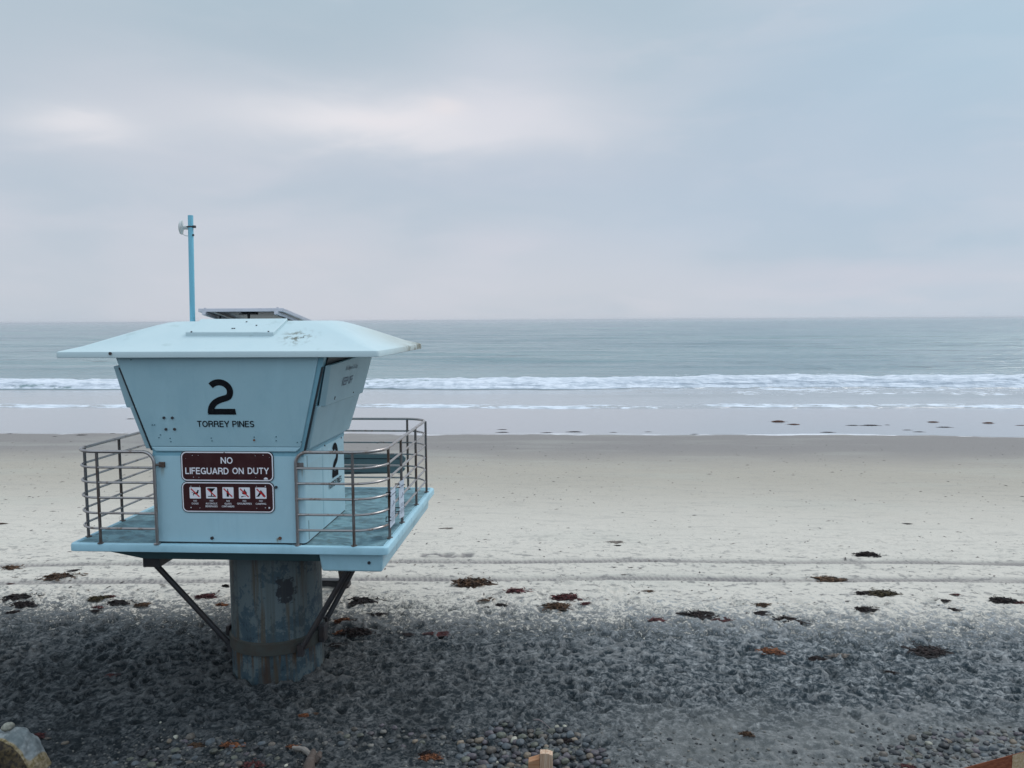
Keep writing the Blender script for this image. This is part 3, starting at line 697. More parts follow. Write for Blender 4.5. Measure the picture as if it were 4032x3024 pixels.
for y in (8.98, 9.18, 9.75, 10.55): mb.box((X1-.03, y, 1.716), (X1+.0010, y+.005, 1.785))
mb.build('seam', M_trim, deck)

# cabin, lower box
WX0, WX1, WYF, WYB = -4.645, -2.90, 8.485, 10.10
mb = MB()
def ring_prism(mb, poly, z0, z1, sc0=None):
    k = len(poly); mb.add([(x, y, z0) for x, y in poly]+[(x, y, z1) for x, y in poly],
                          [tuple(range(k))[::-1], tuple(range(k, 2*k))]+[(i, (i+1) % k, k+(i+1) % k, k+i) for i in range(k)])
ring_prism(mb, rrect(WX0, WYF, WX1, WYB, .045, 6), 1.815, 2.80)
cabin = mb.build('cabin_wall', M_wall, tower, smooth=True)
mb = MB(); ring_prism(mb, rrect(WX0+.006, WYF+.006, WX1-.006, WYB-.006, .04, 6), 1.797, 1.8145); mb.build('seal', M_seam, cabin)
# vertical door seam and panel joint on the right wall
mb = MB()
def sx(px, py): return onX(px, py, WX1)
ys_ = sx(1271, 1900).y
mb.box((WX1-.002, ys_, 1.83), (WX1+.0015, ys_+.010, 2.79)); mb.build('door_seam', M_trim, cabin)
mb = MB(); mb.box((WX1-.004, WYF+.10, 1.83), (WX1+.0022, WYF+.107, 2.05)); mb.box((WX1-.004, WYF+.10, 2.66), (WX1+.0022, WYF+.107, 2.79)); mb.build('door_seam', M_seam, cabin)

# cabin, upper flared box
TX0, TX1, TYF, TYB = -4.985, -2.585, 8.375, 10.34
UB, UT = 2.815, 3.935
def rect_ring(x0, y0, x1, y1, z): return [(x0, y0, z), (x1, y0, z), (x1, y1, z), (x0, y1, z)]
mb = MB(); mb.hexa(rect_ring(WX0+.003, WYF+.002, WX1-.003, WYB, 2.795), rect_ring(WX0+.003, WYF+.002, WX1-.003, WYB, 2.835))
mb.hexa(rect_ring(WX0+.004, WYF+.015, WX1-.004, WYB, 2.836), rect_ring(TX0+.02, TYF+.01, TX1-.02, TYB, UT))
upper = mb.build('upper_wall', M_trim, tower)
# front panel set proud of the frame, with a bright turned-out foot
def front_pt(x, z, off=0):                        # z -> y on the leaning front face
    t = (z-2.836)/(UT-2.836); return (x, (WYF+.015)*(1-t)+(TYF+.01)*t-off, z)
def fx(side, z, ins):
    t = (z-2.836)/(UT-2.836)
    return (WX0+.004)*(1-t)+(TX0+.02)*t+ins if side < 0 else (WX1-.004)*(1-t)+(TX1-.02)*t-ins
def panel_front(mb, z0, z1, in0, in1, off0, off1, back=.004):
    (l0, r0), (l1, r1) = in0, in1
    a = [front_pt(fx(-1, z0, l0), z0, off0), front_pt(fx(1, z0, r0), z0, off0), front_pt(fx(1, z0, r0), z0, -back), front_pt(fx(-1, z0, l0), z0, -back)]
    b = [front_pt(fx(-1, z1, l1), z1, off1), front_pt(fx(1, z1, r1), z1, off1), front_pt(fx(1, z1, r1), z1, -back), front_pt(fx(-1, z1, l1), z1, -back)]
    mb.hexa(a, b)
mb = MB(); panel_front(mb, 2.905, 3.925, (.014, .042), (.012, .058), .020, .020); fp = mb.build('front_panel', M_upper, tower, bevel=.008)
mb = MB(); panel_front(mb, 2.852, 2.903, (.05, .085), (.014, .042), .026, .020); mb.build('panel_foot', M_wall, fp, bevel=.008)
for s_ in (-1, 1):                                 # dark gap down both slanted corners
    z0, z1 = 2.86, 3.80; mb = MB()
    xa, xb = fx(s_, z0, -.004), fx(s_, z1, -.004); ya, yb_ = front_pt(0, z0)[1], front_pt(0, z1)[1]
    mb.hexa([(xa-.010, ya-.004, z0), (xa+.010, ya-.004, z0), (xa+.010, ya+.022, z0), (xa-.010, ya+.022, z0)],
            [(xb-.010, yb_-.004, z1), (xb+.010, yb_-.004, z1), (xb+.010, yb_+.022, z1), (xb-.010, yb_+.022, z1)])
    mb.build('gap_seal', M_seam, upper)
# side shutters in two layers on both flared sides
def side_pt(s, y, z, off):
    t = (z-2.836)/(UT-2.836); x = ((WX0+.004)*(1-t)+(TX0+.02)*t-off) if s < 0 else ((WX1-.004)*(1-t)+(TX1-.02)*t+off)
    return (x, y, z)
def yf(z): return front_pt(0, z)[1]
def yb(z): t = (z-2.836)/(UT-2.836); return WYB*(1-t)+TYB*t
for s in (-1, 1):
    mb = MB()
    def slabside(z0, z1, off, y0a, y0b, mb=mb):
        A = [side_pt(s, y0a, z0, off), side_pt(s, yb(z0)+.05, z0, off), side_pt(s, yb(z0)+.05, z0, -.01), side_pt(s, y0a, z0, -.01)]
        B = [side_pt(s, y0b, z1, off), side_pt(s, yb(z1)+.05, z1, off), side_pt(s, yb(z1)+.05, z1, -.01), side_pt(s, y0b, z1, -.01)]
        if s < 0: A = A[::-1]; B = B[::-1]
        mb.hexa(A[::-1] if False else A, B)
    slabside(2.875, 3.36, .045 if s > 0 else .082, yf(2.875)+.028, yf(3.36)+.028)
    sh = mb.build('shutter', M_shutter, tower, bevel=.007)
    mb = MB()
    dy0, dy1, ob, ot, sl_ = (.11, .05, .082, .065, .07) if s > 0 else (.03, .03, .125, .09, .0)
    A = [side_pt(s, yf(3.345)+dy0+sl_, 3.345, ob), side_pt(s, yb(3.345)+.05, 3.345, ob), side_pt(s, yb(3.345)+.05, 3.345, .02), side_pt(s, yf(3.345)+dy0, 3.345, .02)]
    B = [side_pt(s, yf(3.81)+dy1+sl_, 3.815, ot), side_pt(s, yb(3.81)+.05, 3.89, ot), side_pt(s, yb(3.81)+.05, 3.89, .02), side_pt(s, yf(3.81)+dy1, 3.815, .02)]
    if s < 0: A = A[::-1]; B = B[::-1]
    mb.hexa(A, B); so_ = mb.build('shutter', M_shutter, tower, bevel=.012, bseg=3)
    if s > 0: shR, shRt = sh, so_
mb = MB()
for y, z, s_ in ((8.93, 3.40, .079), (8.93, 3.42, .079), (9.75, 3.40, .079)):
    p = side_pt(1, y, z, s_); mb = MB(); mb.tube([p, (p[0]+.008, p[1], p[2]-.002)], .009, 8); mb.build('screw', M_bolt, shRt)
mb = MB()
for y, z in ((8.80, 2.83), (9.25, 2.83), (9.95, 2.82)):
    mb = MB(); mb.tube([(WX1-.002, y, z-.03), (WX1+.006, y, z-.03)], .011, 8); mb.build('screw', M_bolt, cabin)
# dark opening between shutter top and roof on the right
mb = MB(); mb.hexa([side_pt(1, 8.50, 3.80, .01), side_pt(1, 10.2, 3.86, .01), side_pt(1, 10.2, 3.86, -.05), side_pt(1, 8.50, 3.835, -.05)],
                   [side_pt(1, 8.50, 3.93, .02), side_pt(1, 10.2, 3.93, .02), side_pt(1, 10.2, 3.93, -.05), side_pt(1, 8.50, 3.93, -.05)])
mb.build('vent_gap', M_seam, upper)

# roof: flared hip with a flat top, rolled edge
RXA, RXB, RYA, RYB = -5.60, -1.985, 8.285, 10.85
def roof_mesh():
    mb = MB(); rings = []
    tx0, tx1, ty0, ty1 = -4.66, -2.765, 9.02, 9.62
    tot = [(0.004, 3.912, .06), (0, 3.916, .06), (0, 3.970, .06), (.005, 3.979, .055), (.02, 3.985, .05)]
    for ins, z, r in tot: rings.append((RXA+ins, RYA+ins, RXB-ins, RYB-ins, r, z))
    for t, zz in ((.18, 4.035), (.40, 4.115), (.62, 4.195), (.82, 4.262), (.94, 4.295), (1.0, 4.303), (1.15, 4.306)):
        u = min(t, 1); q = 0 if t <= 1 else .06
        rings.append((RXA+.03+(tx0-RXA-.03)*u+q, RYA+.03+(ty0-RYA-.03)*u+q, RXB-.03+(tx1-RXB+.03)*u-q, RYB-.03+(ty1-RYB+.03)*u-q, .05+.16*u, zz))
    pts = [[(x, y, z) for x, y in rrect(a, b, c, d, r, 7)] for a, b, c, d, r, z in rings]
    k = len(pts[0]); vs = [v for r in pts for v in r]
    fs = [(i*k+j, i*k+(j+1) % k, (i+1)*k+(j+1) % k, (i+1)*k+j) for i in range(len(pts)-1) for j in range(k)]
    fs += [tuple(range(k))[::-1], tuple((len(pts)-1)*k+j for j in range(k))]
    mb.add(vs, fs); return mb
roof = roof_mesh().build('roof', M_roof, tower, smooth=True)
# raised hatch on the front slope
def rz(y): return 3.985+(min(max((y-8.315)/(9.02-8.315), 0), 1))*.318
def roofpt(px, py, off):
    y = 8.6
    for _ in range(30):
        p = onY(px, py, y); y += (p.z-(rz(y)+off))*1.2; y = min(max(y, 8.3), 9.3)
    return onY(px, py, y)
hq = [roofpt(730, 1308, .05), roofpt(1076, 1308, .05), Vector((-3.215, 8.98, 4.335)), Vector((-4.25, 8.98, 4.335))]
mb = MB(); mb.hexa([v-Vector((0, 0, .058)) for v in hq], hq)
hatch = mb.build('hatch', M_roof, roof, bevel=.008, bseg=3)
mb = MB()
for px, py in ((754, 1306), (1057, 1305), (915, 1293), (923, 1293), (1010, 1281), (971, 1267)):
    p = roofpt(px, py, .052); mb = MB(); mb.tube([p-Vector((0, 0, .01)), p+Vector((0, 0, .006))], .010, 8); mb.build('screw', M_bolt, hatch)
mb = MB()
for px, py in ((1105, 1308), (1131, 1266), (1123, 1270), (1205, 1307), (1195, 1329)):
    p = roofpt(px, py, .0); mb = MB(); mb.tube([p-Vector((0, 0, .01)), p+Vector((0, 0, .008))], .009, 8); mb.build('screw', M_bolt, roof)
p = onY(435, 1392, RYA); mb = MB(); mb.tube([p+Vector((0, .004, 0)), p-Vector((0, .012, 0))], .017, 10)
mb.build('screw', M_bolt, roof)

# solar panel tilted on the roof
sol = empty('solar_panel', (-3.87, 9.7, 4.31), None, None); sol.parent = tower; sol.location = Vector((-3.87, 9.7, 4.31))-Vector((CXT, CYT, 0))
bpy.data.objects.remove(sol)
A_, B_ = Vector((0, 9.20, 4.452)), Vector((0, 10.30, 4.30)); ax_ = (B_-A_).normalized(); nn_ = Vector((1, 0, 0)).cross(ax_).normalized()
sx0, sx1 = -4.385, -3.345; Lp = (B_-A_).length
def sp(x, t, h): return Vector((x, 0, 0))+A_+ax_*t+nn_*h
def sbox(mb, x0, x1, t0, t1, h0, h1): mb.hexa([sp(x0, t0, h0), sp(x1, t0, h0), sp(x1, t1, h0), sp(x0, t1, h0)], [sp(x0, t0, h1), sp(x1, t0, h1), sp(x1, t1, h1), sp(x0, t1, h1)])
mb = MB(); sbox(mb, sx0, sx1, 0, .03, -.034, .006); sbox(mb, sx0, sx1, Lp-.03, Lp, -.034, .006); sbox(mb, sx0, sx0+.03, .031, Lp-.031, -.034, .006); sbox(mb, sx1-.03, sx1, .031, Lp-.031, -.034, .006)
solar = mb.build('solar_panel', M_alu, tower, bevel=.003)
def cell_mat():
    m, w, b = newmat('solar_cells'); p = w.pos(); n = w.noise(w.mapping(p, (30, 2, 2)), 1.0, 3, .6)
    w.inp(b, 'Base Color', w.mix(w.ss(n, .45, .6), (.012, .018, .022, 1), (.05, .07, .075, 1))); b.inputs['Roughness'].default_value = .25; return m
mb = MB(); sbox(mb, sx0+.028, sx1-.028, .029, Lp-.029, -.012, .002); mb.build('cells', cell_mat(), solar)
mb = MB()
for x in (sx0+.06, sx1-.10):
    mb = MB(); sbox(mb, x, x+.045, -.03, Lp, -.075, -.036); mb.build('mount_rail', M_alu, solar, bevel=.003)
mb = MB(); mb.tube([(-3.87, 9.45, 4.30), (-3.87, 9.45, 4.41)], .016, 10); mb.box((-3.97, 9.40, 4.385), (-3.77, 9.50, 4.40))
mb.tube([(-4.25, 9.5, 4.3), (-4.25, 9.5, 4.37)], .012, 8); mb.tube([(-3.45, 9.5, 4.3), (-3.45, 9.5, 4.37)], .012, 8); mb.build('support', M_darksteel, solar)
mb = MB()
for x in (sx0+.075, sx1-.075):
    mb = MB(); mb.tube([sp(x, .02, -.03), sp(x, .02, .016)], .014, 10); mb.build('clamp_bolt', M_alu, solar, smooth=True)

# antenna mast with dish
PM = onY(758, 1262, 9.25); PT = onY(750, 848, 9.25)
mb = MB(); mb.tube([(PM.x, PM.y, 4.29), (PT.x+.0, PT.y, PT.z-.004), (PT.x, PT.y, PT.z)], [.031, .031, .0295], 20); mast = mb.build('mast', M_pole, tower, smooth=True)
pc = onY(750, 893, 9.25)
mb = MB(); mb.tube([pc+Vector((.05, 0, 0)), pc+Vector((-.10, 0, 0))], .009, 8); lathe(mb, pc.x, pc.y, [(.032, pc.z-.008), (.036, pc.z-.008), (.036, pc.z+.008), (.032, pc.z+.008)], 20)
mb.box(pc+Vector((.028, -.016, -.014)), pc+Vector((.062, .016, .014))); mb.tube([pc+Vector((.03, -.01, -.10)), pc+Vector((.042, -.012, -.10))], .013, 8)
mb.build('clamp', M_bolt, mast, smooth=True)
def dish():
    mb = MB(); c = onY(716, 895, 9.25); ax = Vector((-1, -.25, .06)).normalized(); u = ax.cross(Vector((0, 0, 1))).normalized(); v = u.cross(ax)
    prof = [(0, .045), (.045, .040), (.078, .022), (.086, .004), (.086, -.008), (.060, -.016), (.03, -.022), (0.022, -.045), (0, -.047)]; seg = 32; vs = []; fs = []
    for r, h in prof:
        for k in range(seg):
            t = 2*math.pi*k/seg; vs.append(c+ax*h*.8+(u*math.cos(t)+v*math.sin(t))*max(r, .0004))
    for i in range(len(prof)-1):
        for k in range(seg): fs.append((i*seg+k, i*seg+(k+1) % seg, (i+1)*seg+(k+1) % seg, (i+1)*seg+k))
    mb.add(vs, fs); mb.tube([c-ax*.03, c-ax*.075], .024, 12); return mb
dsh = dish().build('dish', M_white, mast, smooth=True)
c1 = onY(719, 920, 9.25); c2 = onY(742, 928, 9.25)
mb = MB(); mb.tube(fillet([c1, (c1+c2)/2+Vector((-.01, 0, -.02)), c2+Vector((.0, 0, 0))], .05), .005, 6); mb.build('cable', M_white, mast, smooth=True)

# railings
LV = [1.052, .872, .70, .525, .348, .172]
def railing(name, path, posts, end, rad):
    pts = [(x, y, DZ+LV[0]) for x, y in path]
    start = (end[0], end[1], DZ+.0)
    full = [start, (end[0], end[1], DZ+LV[0])]+pts[1:]
    r = [.13]+[rad]*(len(full)-3)
    mb = MB(); mb.tube(fillet(full, r, 8), .0185, 14)
    mb.tube([(end[0], end[1], DZ-.004), (end[0], end[1], DZ+.006)], .04, 14)
    top = mb.build(name, M_rail, tower, smooth=True)
    for z in LV[1:]:
        p = [(x, y, DZ+z) for x, y in path]; mb = MB(); mb.tube(fillet(p, rad, 8), .0135, 10); mb.build('rail_bar', M_rail, top, smooth=True)
    for x, y in posts:
        mb = MB(); mb.tube([(x, y, DZ-.002), (x, y, DZ+LV[0]-.01)], .0168, 12); mb.tube([(x, y, DZ-.003), (x, y, DZ+.006)], .036, 14)
        mb.build('post', M_post, top, smooth=True)
    return top
LX, RX, FY, BY = -5.585, -2.02, 8.435, 11.42
rl = railing('railing', [(-4.60, FY), (LX, FY), (LX, BY), (-4.5, BY)], [(-5.265, FY), (LX+.01, 8.70), (LX, 9.43), (LX, 10.5), (LX+.02, 11.2), (-4.5, BY)], (-4.60, FY), .30)
rr = railing('railing', [(-2.985, FY+.02), (RX, FY+.02), (RX, BY), (-3.45, BY)], [(-2.345, FY+.02), (RX, 8.80), (RX, 9.49), (RX, 10.44), (RX, 11.22), (-2.33, BY), (-3.45, BY)], (-2.985, FY+.02), .34)
for pth, par in (((( -4.60, FY, 2.70), (-4.565, FY+.02, 2.70), (-4.53, WYF, 2.70)), rl), (((-2.985, FY+.02, 2.70), (-2.94, WYF, 2.70)), rr)):
    mb = MB(); e = Vector(pth[-1]); mb.tube([Vector(q) for q in pth[:1]]+[e+Vector((0, .01, 0))], .016, 10); mb.box(e+Vector((-.035, -.022, -.03)), e+Vector((.035, .004, .03)))
    mb.build('wall_bracket', M_post, par, bevel=.006)
# boards lashed outside the rear rail
board = empty('rescue_board', (-3.4, 11.62, 1.9), 'long dark teal grey board with a rounded end, hung sideways behind the rear railing', 'rescue board')
def rboard(z0, z1, y, xe, taper):
    mb = MB(); poly = [(-4.35, z0), (xe-.06, z0+taper), (xe-.01, z0+taper+.05), (xe, (z0+z1)/2+.03), (xe-.004, z1-.05), (xe-.05, z1), (-4.35, z1)]
    mb.prism(poly, (0, y, 0), (1, 0, 0), (0, 0, 1), (0, -1, 0), 0, .055); return mb
q0, q1 = onY(1400, 1795, 11.56), onY(1400, 1872, 11.56); xe = onY(1597, 1830, 11.56).x
rboard(q1.z+.17, q0.z+.02, 11.62, xe, 0).build('upper_board', M_board, board, bevel=.02, bseg=3)
rboard(q1.z-.015, q1.z+.16, 11.62, xe-.01, .05).build('lower_board', M_board, board, bevel=.02, bseg=3)
mb = MB(); mb.box((-4.3, 11.55, q0.z-.045), (xe-.08, 11.563, q0.z-.035)); mb.box((-4.3, 11.55, q1.z+.035), (xe-.25, 11.563, q1.z+.045)); mb.build('stripe', M_seam, board)
# access ladder at the back
mb = MB()
lad = empty('ladder', (0, 0, 0), None, None); bpy.data.objects.remove(lad)
for x in (-4.35, -3.60):
    mb.tube([(x, 11.62, 1.86), (x, 12.40, -.06)], .035, 8)
ladder = mb.build('ladder', M_darksteel, tower)
for k in range(7):
    t = (k+.5)/7; mb = MB(); y = 11.62+.78*t; z = 1.86-1.92*t; mb.box((-4.38, y-.05, z-.015), (-3.57, y+.05, z+.015)); mb.build('step', M_darksteel, ladder)
mb = MB(); mb.box((-4.5, 12.28, -.05), (-3.50, 12.38, .06)); mb.box((-4.5, 12.26, .075), (-3.50, 12.36, .095)); mb.build('foot_bar', M_darksteel, ladder)
mb = MB(); mb.hexa([(-3.62, 12.22, -.05), (-3.50, 12.22, -.05), (-3.50, 12.40, -.05), (-3.62, 12.40, -.05)], [(-3.66, 12.15, .40), (-3.56, 12.15, .40), (-3.52, 12.26, .40), (-3.62, 12.26, .40)]); mb.tube([(-3.52, 12.30, .1), (-3.36, 12.05, .55)], .018, 8)
mb.build('foot_post', M_darksteel, ladder)
mb = MB(); mb.tube([(-3.57, 12.25, .10), (-3.35, 11.55, 1.45)], .022, 8); mb.build('brace', M_darksteel, ladder)

# bolts on the front panel and wall
def frontface(px, py, off=.021):
    y = 8.42
    for _ in range(6): p = onY(px, py, y); y = front_pt(0, p.z)[1]-off
    return onY(px, py, y)
mb = MB()
for px, py in ((646, 1645), (679, 1645), (654, 1690), (688, 1690)):
    p = frontface(px, py); mb = MB(); mb.tube([p+Vector((0, .006, 0)), p-Vector((0, .010, 0))], .0155, 14); mb.build('bolt', M_bolt, fp, smooth=True)
mb = MB()
for px, py in ((600, 1673), (609, 1673), (632, 1712), (626, 1723), (670, 1726), (673, 1739), (832, 1725), (835, 1736), (1001, 1721), (1087, 1720), (1088, 1735), (1171, 1742), (1186, 1740), (516, 1417)):
    p = frontface(px, py); mb = MB(); mb.tube([p+Vector((0, .006, 0)), p-Vector((0, .006, 0))], .0066, 8); mb.build('screw', M_screw, fp)
M_rust = paint('rust', (.16, .07, .04, 1), (.06, .03, .02, 1), .8, .4, 5, .5)
mb = MB(); p = frontface(1001, 1733); mb.tube([p+Vector((0, .006, 0)), p-Vector((0, .007, 0))], .012, 10); mb.build('rusty_screw', M_rust, fp)
mb = MB()
for px, py, r in ((836, 2118, .018), (1088, 1918, .016)):
    p = onY(px, py, WYF); mb = MB(); mb.tube([p+Vector((0, .004, 0)), p-Vector((0, .014, 0))], r, 14); mb.build('bolt', M_bolt, cabin, smooth=True)
mb = MB(); p = onY(1103, 2119, WYF); mb.tube([p+Vector((0, .004, 0)), p-Vector((0, .012, 0))], .019, 14); mb.build('rusty_bolt', M_rust, cabin, smooth=True)

# numeral 2 and place name on the front panel
zt = frontface(885, 1560); th_ = math.atan2((WYF+.015)-(TYF+.01), UT-2.836)
FV = Vector((0, -math.sin(th_), math.cos(th_))); FN = Vector((0, -math.cos(th_), -math.sin(th_))); FU = Vector((1, 0, 0))
def numeral(mb, o, u, v, n, W, Hh, sw, off):
    # unit shape: width 1, height 1.165
    path = []
    cx, cy, R1 = .50, .78, .335
    for k in range(0, 15):
        a = math.radians(142-(142+32)*k/14); path.append((cx+R1*1.03*math.cos(a), cy+R1*.93*math.sin(a)))
    for t in np.linspace(.12, 1, 14):
        p0, p1, p2, p3 = path[14], (.70, .50), (.17, .56), (.155, .03)
        if t == .12: P0 = path[14]
        q = [(1-t)**3*P0[i]+3*(1-t)**2*t*p1[i]+3*(1-t)*t*t*p2[i]+t**3*p3[i] for i in range(2)]; path.append(tuple(q))
    path = [(x*W, y*Hh) for x, y in path]
    add_stroke(mb, path, sw, o, u, v, n, off)
    add_poly(mb, [(.155*W-sw/2, 0), (.99*W, 0), (.965*W, sw*.94), (.155*W+sw*.3, sw*.94)], o, u, v, n, off+.0006)
a_ = frontface(812, 1632); b_ = frontface(932, 1632); c_ = frontface(870, 1499)
Wn = b_.x-a_.x; Hn = (c_.z-a_.z)/math.cos(th_)
mb = MB(); numeral(mb, a_, FU, FV, FN, Wn, Hn*.875, .070, .003); mb.build('numeral', M_black, fp)
a_ = frontface(778, 1681); b_ = frontface(1002, 1681); c_ = frontface(870, 1657)
mb = MB(); add_block(mb, 'TORREY PINES', a_, FU, FV, b_.x-a_.x, (c_.z-a_.z)/math.cos(th_), FN, .003, sw=.17, gap=.10); mb.build('lettering', M_black, fp)
# same on the right wall, and the notice on the right shutter
SU, SV, SN = Vector((0, 1, 0)), Vector((0, 0, 1)), Vector((1, 0, 0))
a_ = sx(1308, 1884); b_ = sx(1332, 1870); t_ = sx(1322, 1751)
mb = MB(); numeral(mb, (WX1, a_.y, a_.z), SU, SV, SN, (b_.y-a_.y)*1.0, (t_.z-a_.z)*.9, .085, .0035); mb.build('numeral', M_black, cabin)
a_ = sx(1293, 1931); b_ = sx(1344, 1900)
mb = MB(); add_block(mb, 'TORREY PINES', (WX1, a_.y, a_.z+.005), SU, SV, b_.y-a_.y, .075, SN, .0035, sw=.15); mb.build('lettering', M_black, cabin)
sb0 = Vector(side_pt(1, 0, 3.345, .082)); sb1 = Vector(side_pt(1, 0, 3.815, .065)); SV2 = (sb1-sb0).normalized(); SN2 = Vector((SV2.z, 0, -SV2.x))
def onshut(y, z): t = (z-3.345)/(3.815-3.345); q = sb0+(sb1-sb0)*t; return Vector((q.x, y, q.z))
mb = MB(); add_block(mb, 'KEEP OFF', onshut(9.12, 3.535), SU, SV2, .44, .10, SN2, .003, sw=.15)
add_text(mb, 'No Lifeguard On Duty', onshut(9.16, 3.70), SU, SV2, .52, .07, SN2, .003, bold=.006); mb.build('lettering', M_ink, shRt)

# ------------------------------------------------------------------ brown signs
SY = WYF
def P_(px, py, Y=SY): return onY(px, py, Y)
def sign_base(name, label, x0, y0, x1, y1, tilt=0):
    """corners in photo pixels; the board lies on the front wall"""
    a = P_(x0, y1); b = P_(x1, y0)
    r = empty(name, (a.x, SY, a.z), label, 'sign')
    W, Hh = b.x-a.x, b.z-a.z; y = SY-.003
    mb = MB(); mb.prism(rrect(0, 0, W, Hh, .065, 8), (0, -.003, 0), (1, 0, 0), (0, 0, 1), (0, -1, 0), 0, .006); mb.build('panel', M_black, r, local=True)
    mb = MB(); o = (0, -.009, 0)
    add_poly(mb, rrect(.007, .007, W-.007, Hh-.007, .060, 8), o, (1, 0, 0), (0, 0, 1), (0, -1, 0), .001); mb.build('border', M_swhite, r, local=True)
    mb = MB(); add_poly(mb, rrect(.020, .020, W-.020, Hh-.020, .048, 8), o, (1, 0, 0), (0, 0, 1), (0, -1, 0), .002); mb.build('face', M_brown, r, local=True)
    return r, W, Hh, a
U, V, Nn = (1, 0, 0), (0, 0, 1), (0, -1, 0)
s1, W1, H1, A1 = sign_base('information_sign', 'brown metal sign reading NO LIFEGUARD ON DUTY on the tower front', 716, 1777, 1077, 1894)
def L(px, py, A): p = P_(px, py, SY); return (p.x-A.x, 0, p.z-A.z)
mb = MB()
def txt(mb, s, A, x0, yb_, x1, yt, **k):
    a = L(x0, yb_, A); b = L(x1, yt, A); add_block(mb, s, (a[0], -.009, a[2]), U, V, b[0]-a[0], b[2]-a[2], Nn, .003, sw=.17)
z7 = lambda x, y: (680+x/5.027, 1760+y/5.027)
txt(mb, 'NO', A1, *z7(960, 326), *z7(1192, 200), bold=.02, spacing=1.05)
txt(mb, 'LIFEGUARD', A1, *z7(262, 530), *z7(1112, 408), bold=.02, spacing=1.05)
txt(mb, 'ON', A1, *z7(1192, 530), *z7(1412, 408), bold=.02, spacing=1.05)
txt(mb, 'DUTY', A1, *z7(1495, 530), *z7(1908, 408), bold=.02, spacing=1.05)
mb.build('lettering', M_swhite, s1, local=True)
mb = MB(); a = L(*z7(1850, 630), A1)
add_poly(mb, [(.022*math.cos(t), .018*math.sin(t)) for t in np.linspace(0, math.pi, 12)], (a[0], -.009, a[2]), U, V, Nn, .003)
add_poly(mb, [(-.024, -.006), (.026, -.006), (.026, .0), (-.024, .0)], (a[0], -.009, a[2]), U, V, Nn, .0036); mb.build('emblem', M_swhite, s1, local=True)
mb = MB()
for x, y, r in ((400, 163, .0036), (514, 165, .0026), (1642, 170, .003), (1797, 160, .0036), (422, 592, .0036), (528, 597, .0030), (1652, 600, .0026), (270, 225, .0018), (1920, 205, .002)):
    a = L(*z7(x, y), A1); mb = MB(); mb.tube([(a[0], -.008, a[2]), (a[0], -.0135, a[2])], r, 8); mb.build('rivet', M_swhite, s1, local=True)
mb = MB(); a = L(*z7(1030, 108), A1); add_poly(mb, [(-.010, .004), (-.004, -.008), (.010, -.008), (.003, .006)], (a[0], -.009, a[2]), U, V, Nn, .0045); mb.build('chip', M_brown, s1, local=True)

s2, W2, H2, A2 = sign_base('information_sign', 'brown metal sign with five red slashed pictograms, bolted under the no lifeguard sign', 720, 1897.5, 1080, 2016.5)
mb = MB()
words = [(455, (('NO', 68, 1075, 1045), ('DOGS', 132, 1130, 1098))), (780, (('NO', 70, 1075, 1045), ('ALCOHOLIC', 230, 1130, 1098), ('BEVERAGES', 236, 1185, 1152))),
         (1105, (('NO', 68, 1078, 1048), ('GLASS', 135, 1133, 1100), ('CONTAINERS', 245, 1187, 1155))), (1430, (('NO', 68, 1078, 1048), ('GROUNDFIRES', 285, 1133, 1101))), (1755, (('NO', 68, 1078, 1048), ('CAMPING', 205, 1136, 1104)))]
for cx, ws in words:
    for s, wd, yb_, yt in ws: txt(mb, s, A2, *z7(cx-wd/2, yb_), *z7(cx+wd/2, yt), bold=.02)
mb.build('lettering', M_swhite, s2, local=True)
mb = MB()
for x, y, r in ((370, 772, .0045), (541, 770, .0028), (1665, 773, .0028), (1840, 773, .005), (374, 1192, .006), (549, 1200, .0035), (1672, 1207, .0035), (1842, 1198, .0045), (1920, 1200, .010)):
    a = L(*z7(x, y), A2); mb = MB(); mb.tube([(a[0], -.008, a[2]), (a[0], -.0135, a[2])], r, 10); mb.build('rivet', M_swhite, s2, local=True)
E_ = lambda cx, cy, rx, ry, n=14: [(cx+rx*math.cos(2*math.pi*k/n), cy+ry*math.sin(2*math.pi*k/n)) for k in range(n)]
